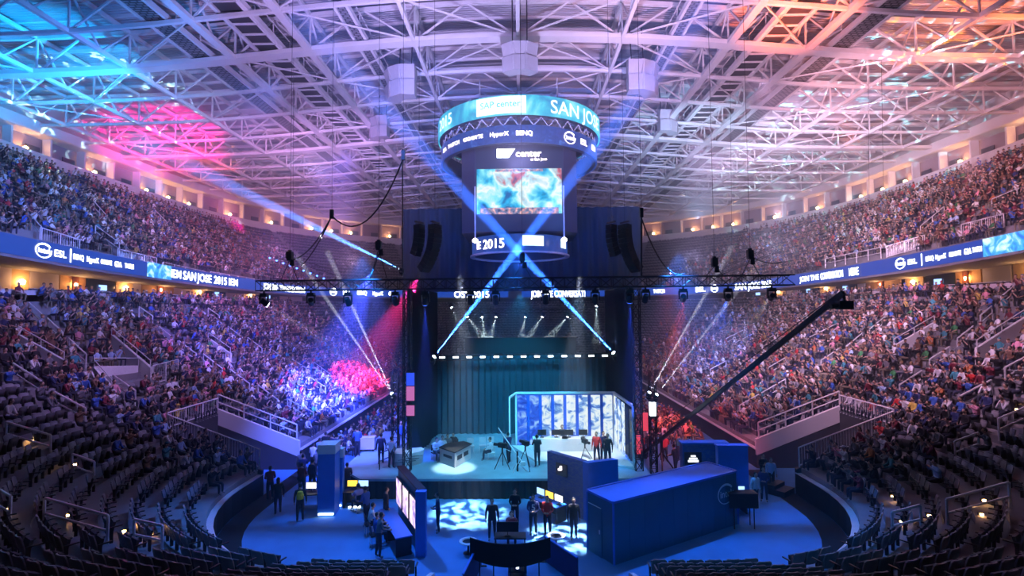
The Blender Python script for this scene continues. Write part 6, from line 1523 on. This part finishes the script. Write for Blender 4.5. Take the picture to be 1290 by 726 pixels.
c = on(984, 622); t = thing('step_block', c, 0.7, 'black two-step block near the right rink boards', 'steps'); q = MB(); q.box((0, 0, 0.15), (1.2, 0.9, 0.3)); q.build('lower_step', M['black'], t); q = MB(); q.box((0, 0.25, 0.4), (1.2, 0.4, 0.22)); q.build('upper_step', M['black'], t)
# left kiosk columns
for (pxa, pxb, pyb, pyt, nm, dd) in ((400, 421, 651, 561, 'nearer wide', 0.9), (418, 431, 640, 566, 'farther narrow', 0.4)):
    p = on((pxa+pxb)/2, pyb); w_ = (pxb-pxa)/645*p.y; ht = at((pxa+pxb)/2, pyt, p.y).z
    t = thing('kiosk_column', p, 0.08, '%s tall blue kiosk column with pale top on the left of the floor' % nm, 'kiosk', 'kiosk columns')
    q = MB(); q.box((0, dd/2, (ht-0.45)/2), (w_, dd, ht-0.45)); q.build('shaft', M['blue'], t)
    q = MB(); q.box((0, dd/2, ht-0.22), (w_+0.04, dd+0.04, 0.44)); q.build('cap', M['white'], t)
    q = MB(); q.box((0, -0.02, 0.12), (w_-0.1, 0.05, 0.08)); q.build('foot_light', M['ledwhite'], t)
c = on(447, 640); t = thing('gaming_desk', c, 0.1, 'dark gaming desk with white foot light right of the kiosk columns', 'desk', 'gaming desks')
q = MB(); q.box((0, 0.3, 0.76), (1.2, 0.7, 0.05)); q.build('top', M['black'], t); q = MB(); q.box((0, 0.62, 0.4), (1.15, 0.04, 0.7)); q.build('back_panel', M['black'], t)
for sx in (-1, 1): q = MB(); q.box((sx*0.57, 0.3, 0.38), (0.05, 0.65, 0.75)); q.build('side_panel', M['black'], t)
q = MB(); q.box((0, -0.06, 0.06), (0.62, 0.06, 0.07)); q.build('foot_light', M['ledwhite'], t)
monitor(c+Vector((-0.25, 0.4, 0.79)), 180, 'warm glowing monitor right of the kiosk columns, left one', 'yellowscr'); monitor(c+Vector((0.32, 0.4, 0.79)), 180, 'blue glowing monitor right of the kiosk columns, right one', 'screenblue')
c = on(388, 643); t = thing('gaming_desk', c, 0.1, 'small dark gaming desk left of the kiosk columns', 'desk', 'gaming desks')
q = MB(); q.box((0, 0.3, 0.76), (1.0, 0.7, 0.05)); q.build('top', M['black'], t)
for sx in (-1, 1): q = MB(); q.box((sx*0.47, 0.3, 0.38), (0.05, 0.65, 0.75)); q.build('side_panel', M['black'], t)
monitor(c+Vector((0, 0.4, 0.79)), 180, 'pale lit monitor left of the kiosk columns', 'whitescr')
# display wall with big screens
P0 = Vector((-5.9, 24.75, 0)); P1 = Vector((-4.25, 21.5, 0)); d = (P1-P0).normalized(); n = Vector((d.y, -d.x, 0)); L = (P1-P0).length; hh = 2.6
if n.x > 0: n = -n
t = thing('screen_stand', P1, 0, 'slanting blue display wall with three bright tall screens, seen along its length', 'display wall')
q = MB(); q.slab([P0, P1, P1+Vector((0, 0, hh)), P0+Vector((0, 0, hh))], -n*0.25); q.build('wall_panel', M['container'], t, world=True)
q = MB(); q.box(P1+Vector((0.1, -0.1, hh/2)), (0.42, 0.3, hh+0.05)); q.build('end_column', M['blue'], t, world=True)
q = MB(); q.beam(P0+Vector((0, 0, hh))-n*0.12, P1+Vector((0, 0, hh))-n*0.12, 0.35, 0.08); q.build('top_cap', M['black'], t, world=True)
for i in range(3):
    a = P0+d*(L*(i+0.08)/3)+n*0.05; b = P0+d*(L*(i+0.92)/3)+n*0.05; q = MB(); q.slab([a+Vector((0, 0, 0.95)), b+Vector((0, 0, 0.95)), b+Vector((0, 0, 2.2)), a+Vector((0, 0, 2.2))], n*0.06); f_ = q.build('screen_frame', M['black'], t, world=True)
    a2, b2 = a.lerp(b, 0.05)+n*0.065, a.lerp(b, 0.95)+n*0.065; q = MB(); q.slab([a2+Vector((0, 0, 1.0)), b2+Vector((0, 0, 1.0)), b2+Vector((0, 0, 2.15)), a2+Vector((0, 0, 2.15))], n*0.01); q.build('screen_picture', M['pinkscr'], f_, world=True)
mid = P0.lerp(P1, 0.5)+n*0.6; rz_ = math.atan2(d.y, d.x)
t = thing('gaming_desk', mid, rz_, 'long dark gaming desk along the display wall', 'desk', 'gaming desks')
q = MB(); q.box((0, 0, 0.76), (3.4, 0.7, 0.05)); q.build('top', M['blue'], t)
for sx in (-1, 0, 1): q = MB(); q.box((sx*1.65, 0, 0.37), (0.05, 0.65, 0.74)); q.build('side_panel', M['black'], t)
for i in range(3):
    c = mid+d*(-1.1+1.1*i)+n*0.65+Vector((0, 0, 0)); hd = math.degrees(math.atan2(-n.y, -n.x))-90
    if i == 1: continue
for px, py, k_, colr, f_, lab, sd in ((486, 663, 'down', 'black', 300, 'man in black standing left of the display wall', False), (503, 690, 'desk', 'grey', 320, 'man in a grey shirt leaning on the desk at the display wall', False), (496, 655, 'desk', 'white', 300, 'player in white at the far end of the display wall desk', True), (508, 664, 'headset', 'blue', 300, 'player in blue at the middle of the display wall desk', True),
        (552, 671, 'front', 'navy', 100, 'person in navy standing right of the display wall', False), (462, 662, 'desk', 'blue', 60, 'person in blue leaning over the desk right of the kiosk columns', False), (452, 645, 'headset', 'pink', 40, 'player in pink seated right of the kiosk columns', True), (437, 625, 'front', 'black', 20, 'person in black behind the kiosk desk', False),
        (378, 657, 'downcap', 'black', 20, 'person in black with a yellow backpack on the left of the floor', False), (350, 648, 'downlong', 'black', 30, 'person in black by the left rink boards', False), (340, 630, 'front', 'maroon', 30, 'person in maroon by the left rink boards, farther', False),
        (380, 625, 'crossed', 'maroon', 350, 'person in a dark red top behind the left kiosk', False), (393, 620, 'down', 'navy', 340, 'person in navy behind the left kiosk', False),
        (620, 680, 'down', 'black', 182, 'man in black standing left behind the curved counter', False), (649, 665, 'front', 'black', 175, 'man in a black shirt standing behind the seated headset wearer', False), (672, 674, 'front', 'navy', 178, 'man in a dark jersey with white number behind the counter', False), (690, 676, 'front', 'red', 165, 'man in a red shirt clasping his hands behind the counter', False), (723, 679, 'down', 'black', 185, 'man in a dark jacket standing near the container door', False)):
    p = on(px, py)
    if 'display wall' in lab and (sd or 'leaning' in lab): p = mid+d*{'far end': -1.1, 'middle': 0.1, 'leaning': 1.3}[[w for w in ('far end', 'middle', 'leaning') if w in lab][0]]+n*(0.95 if 'leaning' in lab else 0.85); f_ = math.degrees(math.atan2(-n.y, -n.x))-90
    o = person(k_, p, f_, colr, lab, None, sd)
    if sd: chair(p, f_, 'black gaming chair under the %s' % lab.split(' at ')[0].split(' seated ')[0]+(' right of the kiosks' if 'kiosk' in lab else ' at the display wall'), 'black')
    if 'backpack' in lab:
        b = MB(); b.lathe([(0.02, 1.08), (0.15, 1.12), (0.165, 1.3), (0.12, 1.46), (0.02, 1.5)], 10, (0, -0.2, 0)); bb = b.build('backpack', mat('yellow_backpack', (0.85, 0.6, 0.03), 0.7), origin=False); bb.location = p; bb.rotation_euler = (0, 0, math.radians(f_)); tag(bb, 'yellow backpack on the back of the person in black at left', 'backpack')
    if 'jersey' in lab:
        q = MB(); v, f = words_at('5', 0, 0, 0.28)[0][0]; q.add([(-a, 0.148, 1.26+b) for a, b in v], f); q.build('jersey_number', M['white'], o)
# floor crowd beside the stage
rnd2 = random.Random(11)
kk = list(ST)
spots = []
for i in range(34):
    for _ in range(30):
        px, py = rnd2.uniform(332, 486), rnd2.uniform(556, 612)
        if px > 430 and py > 556+(px-430)*-0.2+28: continue
        p = on(px, py)
        if p.y > 35.5 or rdist(p.x, p.y) > -0.6 or in_tunnel(p.x, p.y, 0.2) or (p.x > -10.6 and p.y > 28.8): continue
        if all((p-s).length > 0.8 for s in spots): spots.append(p); break
for i, p in enumerate(spots):
    col = rnd2.choice(PCH); k_ = rnd2.choice(kk); px, py = project(p)
    person(k_, p, rnd2.uniform(-60, 60), col, 'person in %s, floor crowd left of stage, %s from the rink boards' % (col, ORD(sum(1 for s in spots[:34] if s.x < p.x))), 'standing crowd left of the stage')
grp = []
for i in range(14):
    for _ in range(30):
        px, py = rnd2.uniform(806, 862), rnd2.uniform(560, 584); p = on(px, py)
        if p.x > 7.6 and p.y < 37.5 and (p-base).length > 1.6 and rdist(p.x, p.y) < -0.6 and all((p-s).length > 0.8 for s in spots): break
    spots.append(p); grp.append(p)
for i, p in enumerate(sorted(grp, key=lambda p: (p-base).length)):
    col = rnd2.choice(PCH)
    person(rnd2.choice(kk), p, rnd2.uniform(-30, 60), col, 'person in %s standing right of the stage, %s from the camera crane base' % (col, ORD(i)), 'standing crowd right of the stage')
# dense floor seating in front of the side stands farther in: three-deep rows either side of the stage
def floor_block(xa, xb, ya, yb, tagl):
    out = []; y = ya
    while y < yb:
        x = xa
        while x < xb:
            if rdist(x, y) < -0.5 and rnd2.random() < 0.85: out.append((x, y, 0.0, 1 if xa < 0 else -1, 0.0, 0, 0, 0, 0))
            x += 0.6
        y += 0.95
    return [(p[0], p[1], p[2], (-1 if p[0] < 0 else 1)*0.8, 0.3, 0, 0, 0, 0) for p in out]
fb = floor_block(-13.9, -10.8, 36, 66, '')+floor_block(9.2, 13.9, 38.5, 66, '')
o = merged('floor_crowd', [low_person(0), low_person(1)], fb, crowd_palette, M['crowd']); tag(o, 'seated crowd on the floor either side of the stage', 'crowd', kind='stuff')
# curved black counter with legs, desk and player
cc = Vector((-0.45, 23.0, 0)); R0 = 3.85
t = thing('curved_counter', Vector((-0.45, 19.3, 0)), 0, 'curved black counter front on thin legs at the near end of the floor', 'counter')
q = MB(); vs = []; n = 16
for i in range(n+1):
    a = -PI/2+(-0.40+0.80*i/n); e = abs(i/n*2-1); x, y = cc.x+R0*math.cos(a), cc.y+R0*math.sin(a)
    z0, z1 = 0.62+0.22*(e**2), 1.45+0.12*(e**2); vs += [(x, y, z0), (x, y, z1), (x*1.0, y+0.05, z1), (x, y+0.05, z0)]
fs = []
for i in range(n):
    for j in range(4): fs.append((i*4+j, i*4+(j+1) % 4, i*4+4+(j+1) % 4, i*4+4+j))
q.add(vs, fs+[(0, 1, 2, 3), (n*4+3, n*4+2, n*4+1, n*4)]); q.build('front_cloth', M['blackcloth'], t, world=True)
for a_ in (-0.30, -0.16, 0.0, 0.14, 0.28):
    a = -PI/2+a_; q = MB(); q.tube((cc.x+R0*math.cos(a), cc.y+R0*math.sin(a)+0.1, 0), (cc.x+R0*math.cos(a), cc.y+R0*math.sin(a)+0.1, 1.4), 0.025, 6); q.build('leg', M['black'], t, world=True)
p = on(643, 694); p.y += 0.0
t = thing('player_desk', p+Vector((0, -0.3, 0)), 0, 'small black desk behind the curved counter', 'desk', 'player desks'); q = MB(); q.box((0, 0, 0.74), (1.3, 0.6, 0.05)); q.build('top', M['black'], t)
for sx in (-1, 1): q = MB(); q.box((sx*0.6, 0, 0.36), (0.05, 0.55, 0.72)); q.build('side_panel', M['black'], t)
pp = p+Vector((0.05, 0.75, 0)); person('headset', pp, 180, 'maroon', 'seated player with white headset behind the curved counter', None, True); chair(pp, 180, 'white-rimmed gaming chair behind the curved counter')
monitor(p+Vector((-0.1, -0.35, 0.77)), 0, 'black monitor back on the small desk behind the curved counter', 'screenblue', w=0.9, h=0.4)
M['navyprint'] = mat('navy_banner_print', (0.012, 0.03, 0.14), 0.6, 0, 0.3, 4)
for pts, nm in ((((605, 681), (583, 724)), 'left'), (((686, 676), (727, 703)), 'right')):
    a = on(pts[0][0], pts[0][1], 1.0); b = on(pts[1][0], pts[1][1], 1.0); a.z = b.z = 0
    t = thing('banner_panel', a, 0, 'dark blue low banner panel leading out at the %s of the curved counter' % nm, 'banner', 'low banner panels')
    q = MB(); panel_between(q, a, b, 0.03, 1.0, 0.05); q.build('panel', M['navyprint'], t, world=True); q = MB(); q.beam((a.x, a.y, 1.01), (b.x, b.y, 1.01), 0.08, 0.04); q.build('top_edge', M['blue'], t, world=True)
    q = MB()
    for e in (a, b): q.box((e.x, e.y, 0.02), (0.5, 0.12, 0.03))
    q.build('feet', M['black'], t, world=True)
for px, py, nm in ((590, 697, 'left of the curved counter'), (701, 690, 'right of the curved counter')):
    c = on(px, py); t = thing('round_table', c, 0, 'small round table with pale rim '+nm, 'table', 'small round tables')
    q = MB(); q.lathe([(0.22, 0.0), (0.05, 0.04), (0.04, 0.42), (0.2, 0.44)], 14); q.build('pedestal', M['black'], t)
    q = MB(); q.lathe([(0.24, 0.44), (0.38, 0.46), (0.38, 0.5), (0.27, 0.51), (0.24, 0.47)], 20); q.build('rim', M['white'], t); q = MB(); q.lathe([(0.24, 0.46), (0.01, 0.46)], 20); q.build('top', M['blackcloth'], t)
c = on(652, 722); t = thing('equipment_cart', c, 0, 'dark equipment cart with small white glints under the curved counter', 'cart')
q = MB()
for z in (0.15, 0.5, 0.85): q.box((0, 0, z), (0.7, 0.5, 0.04))
q.build('shelves', M['black'], t); q = MB()
for sx in (-1, 1):
    for sy in (-1, 1): q.tube((sx*0.33, sy*0.23, 0), (sx*0.33, sy*0.23, 0.87), 0.02, 5)
q.build('frame', M['black'], t)
for i, (x, z) in enumerate(((-0.15, 0.62), (0.15, 0.62), (0.0, 0.3))): q = MB(); q.box((x, -0.1, z), (0.24, 0.25, 0.2)); bx_ = q.build('device', M['navyprint'], t); q = MB(); q.box((x, -0.235, z), (0.1, 0.02, 0.06)); q.build('white_glint', M['ledwhite'], bx_)  # glowing white boxes stand in for glints on the dark object
